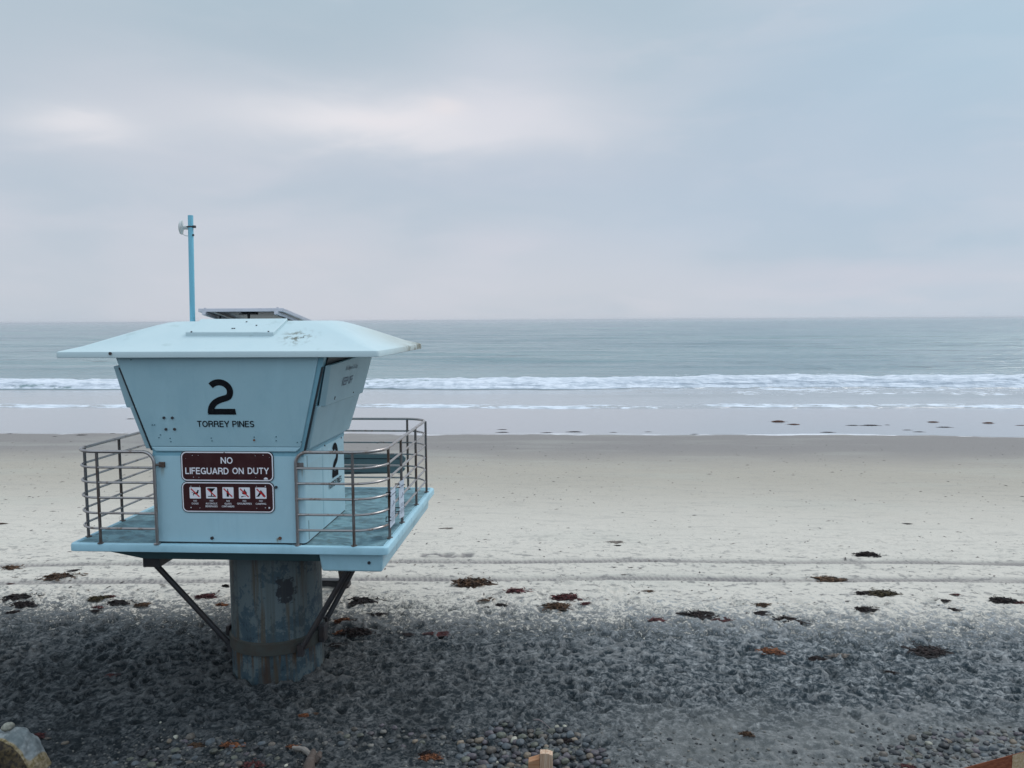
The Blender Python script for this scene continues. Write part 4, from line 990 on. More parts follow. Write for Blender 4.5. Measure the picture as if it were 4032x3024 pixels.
for i, (cx, cy) in enumerate(((455, 903), (779, 903), (1104, 903), (1428, 907), (1754, 909))):
    a = L(*z7(cx, cy), A2); o = (a[0], -.009, a[2]); h = L(*z7(cx+110, cy), A2)[0]-a[0]
    mb = MB(); add_poly(mb, rrect(-h, -h, h, h, h*.12, 4), o, U, V, Nn, .0032); pg = mb.build('pictogram', M_swhite, s2, local=True)
    sc_ = h/110; q = lambda pts: [((x-cx)*sc_, (cy-y)*sc_) for x, y in pts]
    mb = MB()
    if i == 0:      # dog
        add_poly(mb, q([(378, 900), (402, 893), (420, 898), (440, 905), (470, 895), (490, 880), (500, 850), (515, 843), (522, 855), (537, 862), (520, 872), (518, 900), (505, 920), (470, 935), (440, 925), (425, 935), (424, 955), (412, 955), (408, 935), (422, 905)]), o, U, V, Nn, .0042)
    elif i == 1:    # stemmed glass
        add_poly(mb, q([(705, 812), (855, 812), (785, 890), (785, 962), (862, 965), (862, 980), (705, 980), (705, 965), (765, 962), (768, 890)]), o, U, V, Nn, .0042)
    elif i == 2:    # bottle
        add_poly(mb, q([(1092, 825), (1107, 825), (1108, 862), (1122, 885), (1122, 972), (1115, 980), (1083, 980), (1076, 972), (1076, 885), (1090, 862)]), o, U, V, Nn, .0042)
    elif i == 3:    # flames and logs
        add_poly(mb, q([(1430, 822), (1452, 868), (1470, 885), (1478, 915), (1460, 935), (1430, 938), (1395, 930), (1376, 905), (1385, 885), (1398, 905), (1412, 870)]), o, U, V, Nn, .0042)
        add_poly(mb, q([(1368, 968), (1455, 962), (1455, 972), (1420, 972), (1370, 992), (1362, 985)]), o, U, V, Nn, .0042)
    else:           # tent
        add_poly(mb, q([(1663, 975), (1690, 955), (1752, 848), (1765, 862), (1845, 965), (1845, 980), (1800, 980), (1757, 925), (1722, 965), (1722, 978), (1663, 980)]), o, U, V, Nn, .0042)
    mb.build('symbol', M_black, pg, local=True)
    mb = MB(); add_stroke(mb, q([(cx-82, cy-82), (cx+82, cy+76)]), 24*sc_, o, U, V, Nn, .0052)
    if i == 3: add_poly(mb, q([(1428, 860), (1445, 890), (1462, 900), (1455, 925), (1425, 932), (1400, 912)]), o, U, V, Nn, .0050)
    if i == 4: add_poly(mb, q([(1752, 870), (1840, 965), (1800, 968), (1735, 905)]), o, U, V, Nn, .0050)
    mb.build('slash', M_red, pg, local=True)

# ------------------------------------------------------------------ laminated notices on the right rail
def notice(label, x0, x1, yt0, yt1, yb0, yb1):
    X = RX+.022
    p = [onX(x0, yb0, X), onX(x1, yb1, X), onX(x1, yt1, X), onX(x0, yt0, X)]
    r = empty('paper_notice', (X, p[0].y, p[0].z), label, 'notice', 'laminated notices tied to the right railing')
    nseg = 10; mb = MB(); vs = []
    for k in range(nseg+1):
        t = k/nseg; a = p[0].lerp(p[3], t); b = p[1].lerp(p[2], t); bw = .012*math.sin(t*5+x0)
        vs += [a+Vector((bw*.3, 0, 0)), (a+b)/2+Vector((bw+.004, 0, 0)), b+Vector((bw*.2, 0, 0))]
    f = [(k*3+j, k*3+j+1, (k+1)*3+j+1, (k+1)*3+j) for k in range(nseg) for j in range(2)]
    mb.add(vs, f); mb.add([v-Vector((.0015, 0, 0)) for v in vs], [q[::-1] for q in f]); sh_ = mb.build('sheet', M_paper, r, smooth=True)
    def at(u, v, off=.010): return (p[0].lerp(p[1], u)).lerp(p[3].lerp(p[2], u), v)+Vector((off, 0, 0))
    mb = MB()
    for v in [.13, .16, .19, .22, .25, .31, .35, .39]:
        a, b, c_, d = at(.12, v, .014), at(.88, v, .014), at(.88, v+.008, .014), at(.12, v+.008, .014); mb.add([a, b, c_, d], [(0, 1, 2, 3)])
    mb.add([at(.15, .86, .015), at(.85, .86, .015), at(.85, .885, .015), at(.15, .885, .015)], [(0, 1, 2, 3)])
    mb.tube([at(.2, .56, .015), at(.5, .62, .015)], .003, 5); mb.tube([at(.5, .62, .015), at(.85, .60, .015)], .003, 5); mb.tube([at(.5, .62, .015), at(.45, .68, .015)], .003, 5)
    mb.build('print', M_ink, r)
    for u, v in ((0, .9), (0, .25), (1, .8), (1, .3)):
        c0 = at(u, v, .004); mb = MB(); mb.tube([c0+Vector((.006, 0, .02)), c0+Vector((-.045, (-.05 if u == 0 else .05)*.6, .03)), c0+Vector((-.045, (-.05 if u == 0 else .05)*.9, -.02)), c0+Vector((.006, 0, -.02))], .006, 6)
        mb.build('zip_tie', M_black, r)
    return r
notice('white laminated notice with a dark line near its top, tied beside the front corner post', 1537, 1556, 1932, 1915, 2080, 2058)
notice('white laminated notice tied higher up, hiding the second post of the right railing', 1572, 1591, 1898, 1886, 2042, 2030)

# ------------------------------------------------------------------ seaweed, stones, driftwood
def tintmat(name, a, b_, rough=.75, spec=.25):
    m, w, b = newmat(name); at = w.new('ShaderNodeAttribute', attribute_name='tint').outputs['Fac']; p = w.pos()
    n = w.noise(p, 40, 3, .6); c = w.mix(at, a, b_); c = w.mix(w.math('MULTIPLY', w.ss(n, .4, .7), .35), c, tuple(x*.45 for x in a[:3])+(1,))
    w.inp(b, 'Base Color', c); b.inputs['Roughness'].default_value = rough; b.inputs['Specular IOR Level'].default_value = spec; return m
K = {'dark': tintmat('kelp_dark', (.006, .005, .006, 1), (.035, .020, .018, 1)), 'brown': tintmat('kelp_brown', (.022, .015, .011, 1), (.16, .085, .045, 1)),
     'orange': tintmat('kelp_orange', (.04, .016, .010, 1), (.30, .11, .045, 1)), 'red': tintmat('kelp_red', (.022, .009, .010, 1), (.14, .035, .035, 1)),
     'olive': tintmat('kelp_olive', (.014, .010, .006, 1), (.085, .062, .022, 1)), 'pale': tintmat('kelp_pale', (.10, .085, .075, 1), (.30, .25, .21, 1))}
def kelp_mesh(seed, n=70, long=1.0, heap=.10):
    """a heap of curling blades about one unit wide"""
    r = random.Random(seed); vs, fs, tn = [], [], []
    for i in range(n):
        rad = abs(r.gauss(0, .20)); th = r.uniform(0, 2*math.pi)
        x, y = rad*math.cos(th)*1.25, rad*math.sin(th)*.62
        d = r.gauss(0, .8) if r.random() < .7 else r.uniform(0, 6.28)
        if r.random() < .5: d += math.pi
        Lh = r.uniform(.10, .34)*long; w_ = r.uniform(.010, .034); k = 7; t0 = r.random()**1.5; cur = r.uniform(-4, 4)
        hh = heap*max(0, 1-(rad/.5)**2)*r.uniform(.35, 1.1); base = len(vs); tw = r.uniform(-1.2, 1.2)
        for j in range(k+1):
            t = j/k; w1 = w_*math.sin(math.pi*min(.95, .12+t*.88))
            z = hh*(1-.6*t)+.014+.022*math.sin(t*9+i)*r.uniform(.3, 1); z = max(z, .006)
            nx2, ny2 = -math.sin(d), math.cos(d); c_, s_ = math.cos(tw+t*1.5), math.sin(tw+t*1.5)
            vs += [(x-nx2*w1*c_, y-ny2*w1*c_, max(z-w1*s_, .003)), (x+nx2*w1*c_, y+ny2*w1*c_, max(z+w1*s_, .003))]
            x += math.cos(d)*Lh/k; y += math.sin(d)*Lh/k*.7; d += cur*.12+r.gauss(0, .18)
        for j in range(k): fs.append((base+2*j, base+2*j+1, base+2*j+3, base+2*j+2)); tn.append(min(1, t0*r.uniform(.8, 1.2)))
    # a low solid core keeps the heap from being see-through
    m_, q_ = 9, 5; b0 = len(vs)
    for a in range(q_):
        for k in range(m_*2):
            t = math.pi*k/m_; rr_ = (1-a/(q_-1))*.38*(1+.35*math.sin(3*t+seed)+.2*math.sin(5*t+seed*2))
            vs.append((rr_*math.cos(t)*1.2, rr_*math.sin(t)*.6, -.01+heap*.62*(1-(1-a/(q_-1))**2)+r.uniform(-.008, .008)))
    for a in range(q_-1):
        for k in range(m_*2): fs.append((b0+a*m_*2+k, b0+a*m_*2+(k+1) % (m_*2), b0+(a+1)*m_*2+(k+1) % (m_*2), b0+(a+1)*m_*2+k)); tn.append(r.random()*.3)
    me = bpy.data.meshes.new('kelp'); me.from_pydata(vs, [], fs); me.update()
    at = me.attributes.new('tint', 'FLOAT', 'FACE'); at.data.foreach_set('value', tn); return me
KM = [kelp_mesh(s_, n, l, h) for s_, n, l, h in ((1, 260, .8, .12), (2, 200, 1.0, .09), (3, 280, .75, .14), (4, 130, 1.4, .06), (5, 110, 1.1, .06), (6, 220, .9, .11))]
KCACHE = {}
def kelp(dx, dy, wpx, kind, var, label, group='seaweed heaps on the sand', rz=0.0, tall=1.0, name='seaweed_clump', deep=1.0):
    me0 = KM[var]; key = (var, kind)
    if key not in KCACHE: me = me0.copy(); me.materials.append(K[kind]); KCACHE[key] = me
    p = gp(dx, dy); sc_ = wpx/1700.*p.y*.85
    o = bpy.data.objects.new(name, KCACHE[key]); C.objects.link(o)
    qx, qy = np.meshgrid(np.linspace(-.35, .35, 5)*sc_, np.linspace(-.2, .2, 3)*sc_)
    o.location = (p.x, p.y, float(np.percentile(sandz(p.x+qx.ravel(), p.y+qy.ravel()), 75)))
    o.scale = (sc_, sc_*1.15*deep, sc_*tall*.8); o.rotation_euler = (0, 0, rz); return tag(o, label, 'seaweed', group)
kl = [
 (1018, 1262, 112, 'brown', 0, 'large brown seaweed heap just below the two tyre tracks', 0, .9), (1115, 1279, 62, 'red', 3, 'thin dark red seaweed strand right of the large brown heap', .1, .7),
 (1225, 1291, 82, 'red', 2, 'dark red seaweed heap, the upper of two overlapping heaps mid beach', 0, .8), (1202, 1311, 84, 'brown', 0, 'rusty brown seaweed heap, the lower of two overlapping heaps mid beach', 3.1, .8),
 (1262, 1305, 34, 'red', 5, 'small red seaweed tuft at the right end of the overlapping heaps', .4, .7), (1082, 1310, 32, 'dark', 1, 'small black seaweed tuft left of the two overlapping heaps', 0, .8),
 (1052, 1313, 17, 'dark', 5, 'tiny black seaweed tuft beside the small black tuft', 0, .9), (1052, 1299, 44, 'brown', 4, 'faint curved seaweed strand under the large brown heap', .5, .4),
 (780, 1298, 86, 'dark', 1, 'blackish seaweed heap right of the tower struts', 0, .75), (815, 1330, 46, 'dark', 5, 'small dark seaweed heap below the blackish one by the struts', 0, .6),
 (742, 1345, 50, 'orange', 2, 'orange seaweed heap beside the tower column', .2, 1.2), (768, 1367, 90, 'dark', 0, 'black seaweed mass touching the orange heap by the column', -.1, .9),
 (735, 1366, 36, 'orange', 3, 'orange fronds spread over the black mass by the column', .8, .9), (728, 1392, 46, 'dark', 1, 'dark seaweed wisp at the foot of the column clamp', 0, .6),
 (1875, 1199, 68, 'dark', 2, 'black seaweed heap above the upper tyre track, on pale sand', 0, .85), (1790, 1251, 82, 'brown', 3, 'grey brown seaweed lying across the lower tyre track', 3.0, .7),
 (1905, 1283, 82, 'olive', 0, 'long heap half black and half olive, right of centre', 0, .7), (1868, 1282, 50, 'dark', 1, 'black left end of the long olive seaweed heap', 0, .8),
 (1645, 1308, 48, 'brown', 5, 'brown seaweed tuft right of the middle, above a darker one', .3, 1.0), (1640, 1325, 54, 'dark', 4, 'flat dark seaweed directly below the brown tuft', 0, .8),
 (1705, 1341, 74, 'dark', 3, 'dark branching seaweed on the edge of the dark sand', -.3, .9), (1508, 1330, 88, 'dark', 4, 'long low seaweed streak on the edge of the dark sand', -.15, .8),
 (1868, 1317, 56, 'dark', 1, 'black arched seaweed below the long olive heap', .2, 1.0), (2165, 1299, 72, 'dark', 0, 'black seaweed heap near the right edge of the beach view', -.2, .9),
 (2205, 1303, 36, 'red', 3, 'reddish seaweed end running out at the right edge', 0, .8), (2038, 1299, 34, 'dark', 5, 'small black seaweed tuft between the olive heap and the right edge', 0, .6),
 (2062, 1317, 36, 'dark', 1, 'small dark tuft, the lower of a pair near the right edge', 0, .7), (2065, 1285, 26, 'red', 4, 'small reddish wisp above the pair near the right edge', 0, .6),
 (1400, 1277, 30, 'brown', 4, 'faint brown wisp between the tyre track and the dark sand', 0, .5), (1420, 1340, 46, 'red', 3, 'flat reddish seaweed at the start of the dark sand, centre', 0, .5),
 (1560, 1342, 50, 'red', 4, 'low reddish wisp at the edge of the dark sand right of centre', .2, .5), (945, 1372, 62, 'red', 4, 'low dark red wisp on the dark sand right of the column', 0, .5), (880, 1370, 40, 'dark', 4, 'thin dark wisp left of the low dark red one', 0, .5),
 (1665, 1408, 72, 'orange', 2, 'bright rust orange seaweed patch on the dark sand', 0, .6), (1765, 1420, 52, 'dark', 1, 'dark half of a two coloured seaweed patch on the dark sand', 0, .7),
 (1812, 1416, 48, 'pale', 5, 'pale brown half of a two coloured seaweed patch on the dark sand', .2, .7), (2003, 1406, 116, 'dark', 0, 'long black seaweed heap on the dark sand at right', -.08, .5),
 (1925, 1452, 34, 'dark', 5, 'small black tuft below the long black heap', -.4, .7), (1613, 1588, 42, 'brown', 2, 'round dark brown tuft alone on the calm grey sand', 0, 1.2),
 (658, 1546, 34, 'orange', 2, 'small orange brown tuft in front of the tower', 0, 1.0), (682, 1543, 22, 'brown', 5, 'trailing end of the small orange tuft in front of the tower', 0, .7),
 (927, 1640, 62, 'orange', 0, 'orange seaweed heap on stones at the bottom edge', 0, .9), (920, 1632, 44, 'dark', 2, 'blackish top of the orange heap at the bottom edge', .3, 1.2),
 (1225, 1606, 52, 'dark', 2, 'dark seaweed tuft draped over the cobbles above the wooden stake', 0, 1.0), (82, 1586, 46, 'red', 2, 'dark red seaweed behind the mossy boulder', 0, 1.0),
 (100, 1589, 22, 'pale', 5, 'pale seaweed end beside the dark red clump behind the boulder', 0, .9), (632, 1612, 34, 'orange', 5, 'orange seaweed at the tip of the driftwood', .3, .8),
 (425, 1613, 56, 'brown', 1, 'brown seaweed mixed with stones, left foreground', 0, .9), (500, 1609, 56, 'orange', 3, 'orange seaweed mixed with stones, right of the brown clump', 0, .6),
 (545, 1653, 60, 'red', 0, 'dark red seaweed cut by the bottom edge, left of the driftwood', 0, .8), (1965, 1655, 50, 'red', 1, 'dark red seaweed beside the reddish beam', 0, .7),
 (22, 1228, 56, 'brown', 3, 'brown arched seaweed at the left edge on pale sand', 0, .9), (128, 1247, 92, 'brown', 1, 'long brown seaweed heap left, between the tyre tracks', .1, .8),
 (158, 1233, 34, 'dark', 4, 'dark wisp above the long brown heap at left', .6, .8), (22, 1260, 20, 'red', 5, 'small dark tuft between the tracks at the left edge', 0, .9),
 (38, 1289, 84, 'dark', 1, 'black seaweed streak at left, the uppermost of three', .15, .7), (48, 1306, 74, 'dark', 0, 'black seaweed heap at left, the middle of three', -.1, .9),
 (30, 1322, 40, 'dark', 2, 'dark purple seaweed at left, the lowest of three', .2, .9), (212, 1295, 66, 'olive', 0, 'olive and red seaweed heap left of the tower strut', 0, .8),
 (235, 1290, 40, 'red', 5, 'dark red top of the olive heap left of the strut', .2, 1.1), (255, 1304, 64, 'dark', 1, 'black heap just below the olive seaweed', 0, .9), (212, 1313, 32, 'red', 3, 'orange red wisp under the black heap', 0, .7),
 (310, 1309, 52, 'brown', 2, 'mottled brown seaweed nearest the tower strut', 0, .7), (206, 1321, 30, 'dark', 5, 'small black tuft lowest in the left group', 0, .8),
 (447, 1290, 62, 'red', 2, 'wine red seaweed heap between strut and column', 0, .8), (480, 1307, 40, 'orange', 3, 'orange brown seaweed touching the left side of the column', 0, .9),
 (488, 1267, 22, 'dark', 2, 'round black clump beside the left side of the column', 0, 2.2), (240, 1461, 32, 'red', 1, 'dim reddish wisp on the dark sand left of the column', 0, .7),
 (1328, 1171, 46, 'pale', 4, 'pale brown wisp on light sand above the tracks', 0, .3), (965, 1141, 34, 'pale', 4, 'pale brown wisp on light sand right of the deck', 0, .3),
 (4, 1131, 28, 'brown', 5, 'brown tuft at the left edge far up the pale sand', 0, .6), (1335, 1178, 22, 'dark', 5, 'tiny dark wisp under the pale one above the tracks', 0, .5),
 (1960, 1131, 22, 'dark', 5, 'tiny dark wisp on the far pale sand at right', 0, .6), (415, 1267, 0, 'dark', 5, None, 0, .6)]
for dx, dy, wp, kind, var, lb, rz_, tl in kl:
    if wp: kelp(dx, dy, wp, kind, var, lb, rz=rz_, tall=tl)
wet = [(1682, 911, 34, 'orange', 2, 'orange seaweed clump on the wet mirror sand, left of its pair'), (1715, 917, 26, 'orange', 5, 'smaller orange red seaweed clump just right of the first'),
 (2015, 912, 26, 'orange', 0, 'orange seaweed clump on wet sand, towards the right'), (2135, 914, 26, 'orange', 2, 'last orange seaweed clump on wet sand before the right edge'),
 (1842, 919, 28, 'dark', 4, 'black seaweed knot with a long tail on the wet sand'), (1880, 919, 40, 'dark', 4, 'thin black tail to the right of the knot on wet sand'), (1917, 918, 12, 'dark', 2, 'round black knot standing alone on the wet sand'),
 (2205, 919, 22, 'red', 4, 'reddish strand cut by the right edge on the wet sand'), (1240, 933, 34, 'dark', 4, 'black strand at the water mark in the middle'), (1181, 935, 26, 'dark', 4, 'black strand at the water mark left of the middle'),
 (1085, 928, 22, 'dark', 4, 'short black strand right of the tower railing'), (1085, 934, 28, 'dark', 4, 'second short black strand, lower, right of the railing'), (1325, 934, 16, 'dark', 4, 'small black strand at the water mark right of the middle'),
 (1400, 933, 16, 'dark', 4, 'small black wisp further right at the water mark'), (282, 905, 22, 'dark', 3, 'dark strand on wet sand left of the flared cabin wall'), (175, 940, 26, 'dark', 3, 'dark wisp left of the left railing at the water mark'),
 (118, 943, 12, 'dark', 3, 'tiny dark wisp at the water mark, far left'), (243, 936, 14, 'dark', 3, 'tiny dark wisp above the left railing'), (20, 937, 16, 'dark', 4, 'dark strand at the left edge by the water mark'),
 (1985, 933, 24, 'dark', 4, 'dark strand at the water mark at right'), (2040, 923, 32, 'dark', 4, 'thin pair of dark strands right of the orange clumps'), (1788, 934, 30, 'dark', 4, 'long dark strand at the water mark right of the knot'),
 (1500, 938, 18, 'dark', 4, 'faint dark strand at the water mark'), (1960, 929, 20, 'dark', 4, 'faint dark strand above the right water mark')]
for dx, dy, wp, kind, var, lb in wet: kelp(dx, dy, wp, kind, var, lb, group='seaweed stranded on the wet sand', tall=.7 if kind == 'orange' else .4, deep=.9)

# small dark flecks scattered over the pale sand: too many to count
def flecks():
    r = random.Random(11); vs, fs, tn = [], [], []
    n = 0
    pts = []
    while n < 2100:
        Y = 11.8+19*r.random()**1.5; X = Y*r.uniform(-.80, .60); n += 1; pts.append((X, Y))
    zz = sandz(np.array([p[0] for p in pts]), np.array([p[1] for p in pts]))
    for (X, Y), z in zip(pts, zz):
        s_ = r.choice((.006, .007, .009, .010, .012, .015, .022))*(1+(Y-12)*.02); b = len(vs); k = 6; a0 = r.uniform(0, 6.28); el_ = r.uniform(1.2, 3.4)
        for j in range(k):
            a = 2*math.pi*j/k; q = s_*r.uniform(.6, 1.1); u, v = q*math.cos(a)*el_, q*math.sin(a)*.8
            vs.append((X+u*math.cos(a0*.3)-v*math.sin(a0*.3), Y+u*math.sin(a0*.3)+v*math.cos(a0*.3), z+.002))
        vs.append((X, Y, z+.002+s_*.45)); t = r.random()
        for j in range(k): fs.append((b+j, b+(j+1) % k, b+k)); tn.append(t)
    me = bpy.data.meshes.new('beach_debris'); me.from_pydata(vs, [], fs); me.update(); me.materials.append(tintmat('debris', (.03, .028, .03, 1), (.20, .17, .15, 1)))
    at = me.attributes.new('tint', 'FLOAT', 'FACE'); at.data.foreach_set('value', tn)
    o = bpy.data.objects.new('beach_debris', me); C.objects.link(o); tag(o, 'dark flecks of dried weed scattered over the pale sand', 'beach debris', kind='stuff')
flecks()

# cobbles
def cobble_mesh(seed):
    r = random.Random(seed); bm_v = []; n, m_ = 14, 9
    ax = [r.uniform(.75, 1.2), r.uniform(.65, .95), r.uniform(.42, .66)]; ph = [r.uniform(0, 6.28) for _ in range(6)]; pw = r.uniform(.82, 1.05)
    vs = [(0, 0, -ax[2]*.5)]; fs = []
    for j in range(1, m_):
        for k in range(n):
            a, b = math.pi*j/m_-math.pi/2, 2*math.pi*k/n
            x, y, z = math.cos(a)*math.cos(b), math.cos(a)*math.sin(b), math.sin(a)
            q = 1+.09*math.sin(2*b+ph[0])+.06*math.sin(3*b+ph[1]+z*2)+.05*math.sin(2*z*3+ph[2])
            sg = lambda t: math.copysign(abs(t)**pw, t)
            vs.append((sg(x)*ax[0]*q*.5, sg(y)*ax[1]*q*.5, z*ax[2]*.5*q))
    vs.append((0, 0, ax[2]*.5)); L_ = len(vs)-1
    for j in range(m_-2):
        for k in range(n): fs.append((1+j*n+k, 1+j*n+(k+1) % n, 1+(j+1)*n+(k+1) % n, 1+(j+1)*n+k))
    for k in range(n): fs.append((0, 1+(k+1) % n, 1+k)); fs.append((L_, 1+(m_-2)*n+k, 1+(m_-2)*n+(k+1) % n))
    return vs, fs
def stone_mat(name, c, speck=.3):
    m, w, b = newmat(name); tc = w.new('ShaderNodeTexCoord').outputs['Object']; oi = w.new('ShaderNodeObjectInfo').outputs['Random']
    n = w.noise(tc, 3, 5, .6); n2 = w.noise(tc, 16, 3, .6)
    c1 = w.mix(w.ss(n, .4, .65), c, tuple(x*.62 for x in c[:3])+(1,)); c1 = w.mix(w.math('MULTIPLY', w.ss(n2, .6, .72), speck), c1, tuple(min(1, x*1.9) for x in c[:3])+(1,))
    g = w.new('ShaderNodeMapRange'); w.inp(g, 0, oi); g.inputs[3].default_value = .65; g.inputs[4].default_value = 1.35
    gc = w.new('ShaderNodeCombineColor'); [w.inp(gc, i, g.outputs[0]) for i in range(3)]
    w.inp(b, 'Base Color', w.mix(1.0, c1, gc.outputs[0], 'MULTIPLY')); b.inputs['Roughness'].default_value = .6; w.inp(b, 'Normal', w.bump(n2, .15, .01)); return m
SC = {'blue grey': (.058, .070, .080, 1), 'dark grey': (.024, .027, .032, 1), 'brown grey': (.085, .072, .060, 1), 'olive grey': (.080, .085, .066, 1), 'purple grey': (.070, .060, .070, 1), 'tan': (.16, .125, .09, 1), 'pale': (.34, .33, .27, 1)}
SM = {k: stone_mat('stone_'+k.replace(' ', '_'), v) for k, v in SC.items()}
CV = [cobble_mesh(s_) for s_ in range(30, 42)]; CM = {}
def cobble(x, y, size, colr, label, group, var, rz_, z=None, sink=.18, tilt=0):
    key = (var, colr)
    if key not in CM:
        me = bpy.data.meshes.new('cobble'); me.from_pydata(CV[var][0], [], CV[var][1]); me.update(); me.materials.append(SM[colr])
        me.polygons.foreach_set('use_smooth', [True]*len(me.polygons)); CM[key] = me
    o = bpy.data.objects.new('cobble', CM[key]); C.objects.link(o)
    if z is None: z = float(sandz(np.array([x]), np.array([y]))[0])+size*(.25-sink)
    o.location = (x, y, z); o.scale = (size,)*3; o.rotation_euler = (tilt, tilt*.6, rz_); return tag(o, label, 'cobble', group)
rc = random.Random(5)
pal = ['blue grey']*6+['dark grey']*5+['brown grey']*3+['olive grey']*3+['purple grey']*3+['tan']
def scatter(poly_px, n, s0, s1, where, group, stack=False, dmin=.8, sink=.18):
    """random cobbles inside an area given by photo corners (2212 wide)"""
    out = []; tries = 0
    xs = [p[0] for p in poly_px]; ys = [p[1] for p in poly_px]
    while len(out) < n and tries < n*60:
        tries += 1; px, py = rc.uniform(min(xs), max(xs)), rc.uniform(min(ys), max(ys))
        ins = False
        for i in range(len(poly_px)):
            (xa, ya), (xb, yb_) = poly_px[i], poly_px[i-1]
            if (ya > py) != (yb_ > py) and px < (xb-xa)*(py-ya)/(yb_-ya)+xa: ins = not ins
        if not ins: continue
        p = gp(px, py); s_ = rc.uniform(s0, s1)*(1.25 if rc.random() < .12 else 1)
        if any((p.x-q[0])**2+(p.y-q[1])**2 < (dmin*(s_+q[2])/2)**2 for q in out): continue
        out.append((p.x, p.y, s_))
    return [(x, y, s_, where, group, sink) for x, y, s_ in out]
cob = []
cob += scatter([(1010, 1588), (1080, 1562), (1150, 1572), (1245, 1588), (1295, 1618), (1330, 1665), (1000, 1665), (985, 1620)], 165, .062, .105, 'cobble in the dense patch around the wooden stake', 'cobbles around the wooden stake', dmin=.74, sink=.10)
cob += scatter([(690, 1590), (820, 1560), (1010, 1566), (1010, 1600), (900, 1610), (700, 1612)], 42, .045, .085, 'cobble in the sparse strip right of the driftwood', 'cobbles right of the driftwood', dmin=1.2)
cob += scatter([(330, 1612), (470, 1590), (600, 1600), (600, 1640), (480, 1664), (230, 1664), (250, 1640)], 58, .055, .10, 'cobble half buried in the left foreground', 'cobbles in the left foreground', dmin=1.1, sink=.24)
cob += scatter([(1900, 1612), (2000, 1585), (2212, 1575), (2230, 1640), (2150, 1632), (1960, 1665), (1880, 1660)], 105, .055, .10, 'flat cobble in the patch behind the reddish beam', 'cobbles behind the reddish beam', dmin=.9, sink=.27)
cob += scatter([(1330, 1580), (1900, 1575), (1900, 1664), (1330, 1664)], 26, .035, .065, 'small stone alone on the calm grey sand', 'stray stones on the calm grey sand', dmin=4)
cob.sort(key=lambda c: -c[2]/c[1])
for k, (x, y, s_, wh, gr, sk) in enumerate(cob):
    cl_ = rc.choice(pal); v = rc.randrange(12); rzz = rc.uniform(-.5, .5)+(math.pi if rc.random() < .5 else 0); tl = rc.uniform(-.25, .25)
    if k < 285: cobble(x, y, s_, cl_, cl_+' '+wh, gr+', '+cl_, v, rzz, sink=sk, tilt=tl)
rest = cob[285:]
def pebbles(extra):
    vs, fs = [], []; r = random.Random(77); pts = [(x, y, s_) for x, y, s_, *_ in extra]
    for _ in range(2600):
        px = r.uniform(-20, 2232); py = 1660-95*r.random()**1.4; p = gp(px, py)
        dens = .25+.75*max(math.exp(-((px-1130)/170)**2), math.exp(-((px-450)/220)**2), math.exp(-((px-2100)/170)**2))
        if r.random() > dens: continue
        pts.append((p.x, p.y, r.uniform(.010, .036)))
    zz = sandz(np.array([p[0] for p in pts]), np.array([p[1] for p in pts])); tn = []
    for (x, y, s_), z in zip(pts, zz):
        vv, ff = CV[r.randrange(12)]; b = len(vs); a = r.uniform(0, 6.28); c_, s2_ = math.cos(a), math.sin(a)
        vs += [(x+(q[0]*c_-q[1]*s2_)*s_, y+(q[0]*s2_+q[1]*c_)*s_, z+s_*.08+q[2]*s_) for q in vv]; fs += [tuple(i+b for i in f) for f in ff]
        t = r.random()**1.6; tn += [t]*len(ff)
    me = bpy.data.meshes.new('pebbles'); me.from_pydata(vs, [], fs); me.update(); me.materials.append(tintmat('pebble_stone', (.025, .03, .036, 1), (.18, .17, .15, 1), .65))
    me.polygons.foreach_set('use_smooth', [True]*len(me.polygons)); at = me.attributes.new('tint', 'FLOAT', 'FACE'); at.data.foreach_set('value', tn)
    o = bpy.data.objects.new('pebbles', me); C.objects.link(o); tag(o, 'small pebbles and grit strewn along the foreground', 'pebbles', kind='stuff')
pebbles(rest)
# single stones that stand out
for dx, dy, s_, cl_, lb, v in ((1073, 1647, .055, 'pale', 'small yellow white pebble just left of the wooden block', 1), (1203, 1576, .075, 'pale', 'white stone at the right end of the thin stick', 2), (1220, 1573, .05, 'pale', 'second small white stone beside the first', 5),
      (1036, 1597, .10, 'tan', 'round tan stone at the left of the dense cobbles', 3), (1111, 1596, .10, 'pale', 'pale oblong stone in the dense cobbles above the stake', 4), (1280, 1629, .07, 'tan', 'cream stone at the right of the dense cobbles', 6),
      (1277, 1640, .055, 'pale', 'tiny cream stone under the cream one', 7), (347, 1566, .03, 'pale', 'white shell fragment on the dark sand at left', 8), (378, 1595, .085, 'pale', 'speckled green white stone left of centre foreground', 9),
      (366, 1603, .07, 'tan', 'small tan stone touching the speckled one', 10), (618, 1655, .05, 'pale', 'yellow stone left of the bent driftwood', 2), (141, 1587+14, .07, 'tan', 'pale tan stone behind the boulder', 3),
      (2047, 1601, .09, 'tan', 'sand coloured stone in the right cobbles', 0), (2006, 1606, .085, 'pale', 'pale oval stone in the right cobbles', 11), (1808, 1603, .035, 'pale', 'bright cream stone chip on the calm sand at right', 5), (1960, 1666, .09, 'pale', 'flat greenish white stone beside the beam', 6),
      (1908, 1585, .04, 'dark grey', 'lone black pebble near the right cobbles', 1), (455, 1607, .14, 'blue grey', 'largest blue grey stone of the left foreground', 2), (412, 1596, .10, 'brown grey', 'rounded brown stone above the left foreground stones', 4)):
    p = gp(dx, dy); cobble(p.x, p.y, s_, cl_, lb, None, v, .2*v)

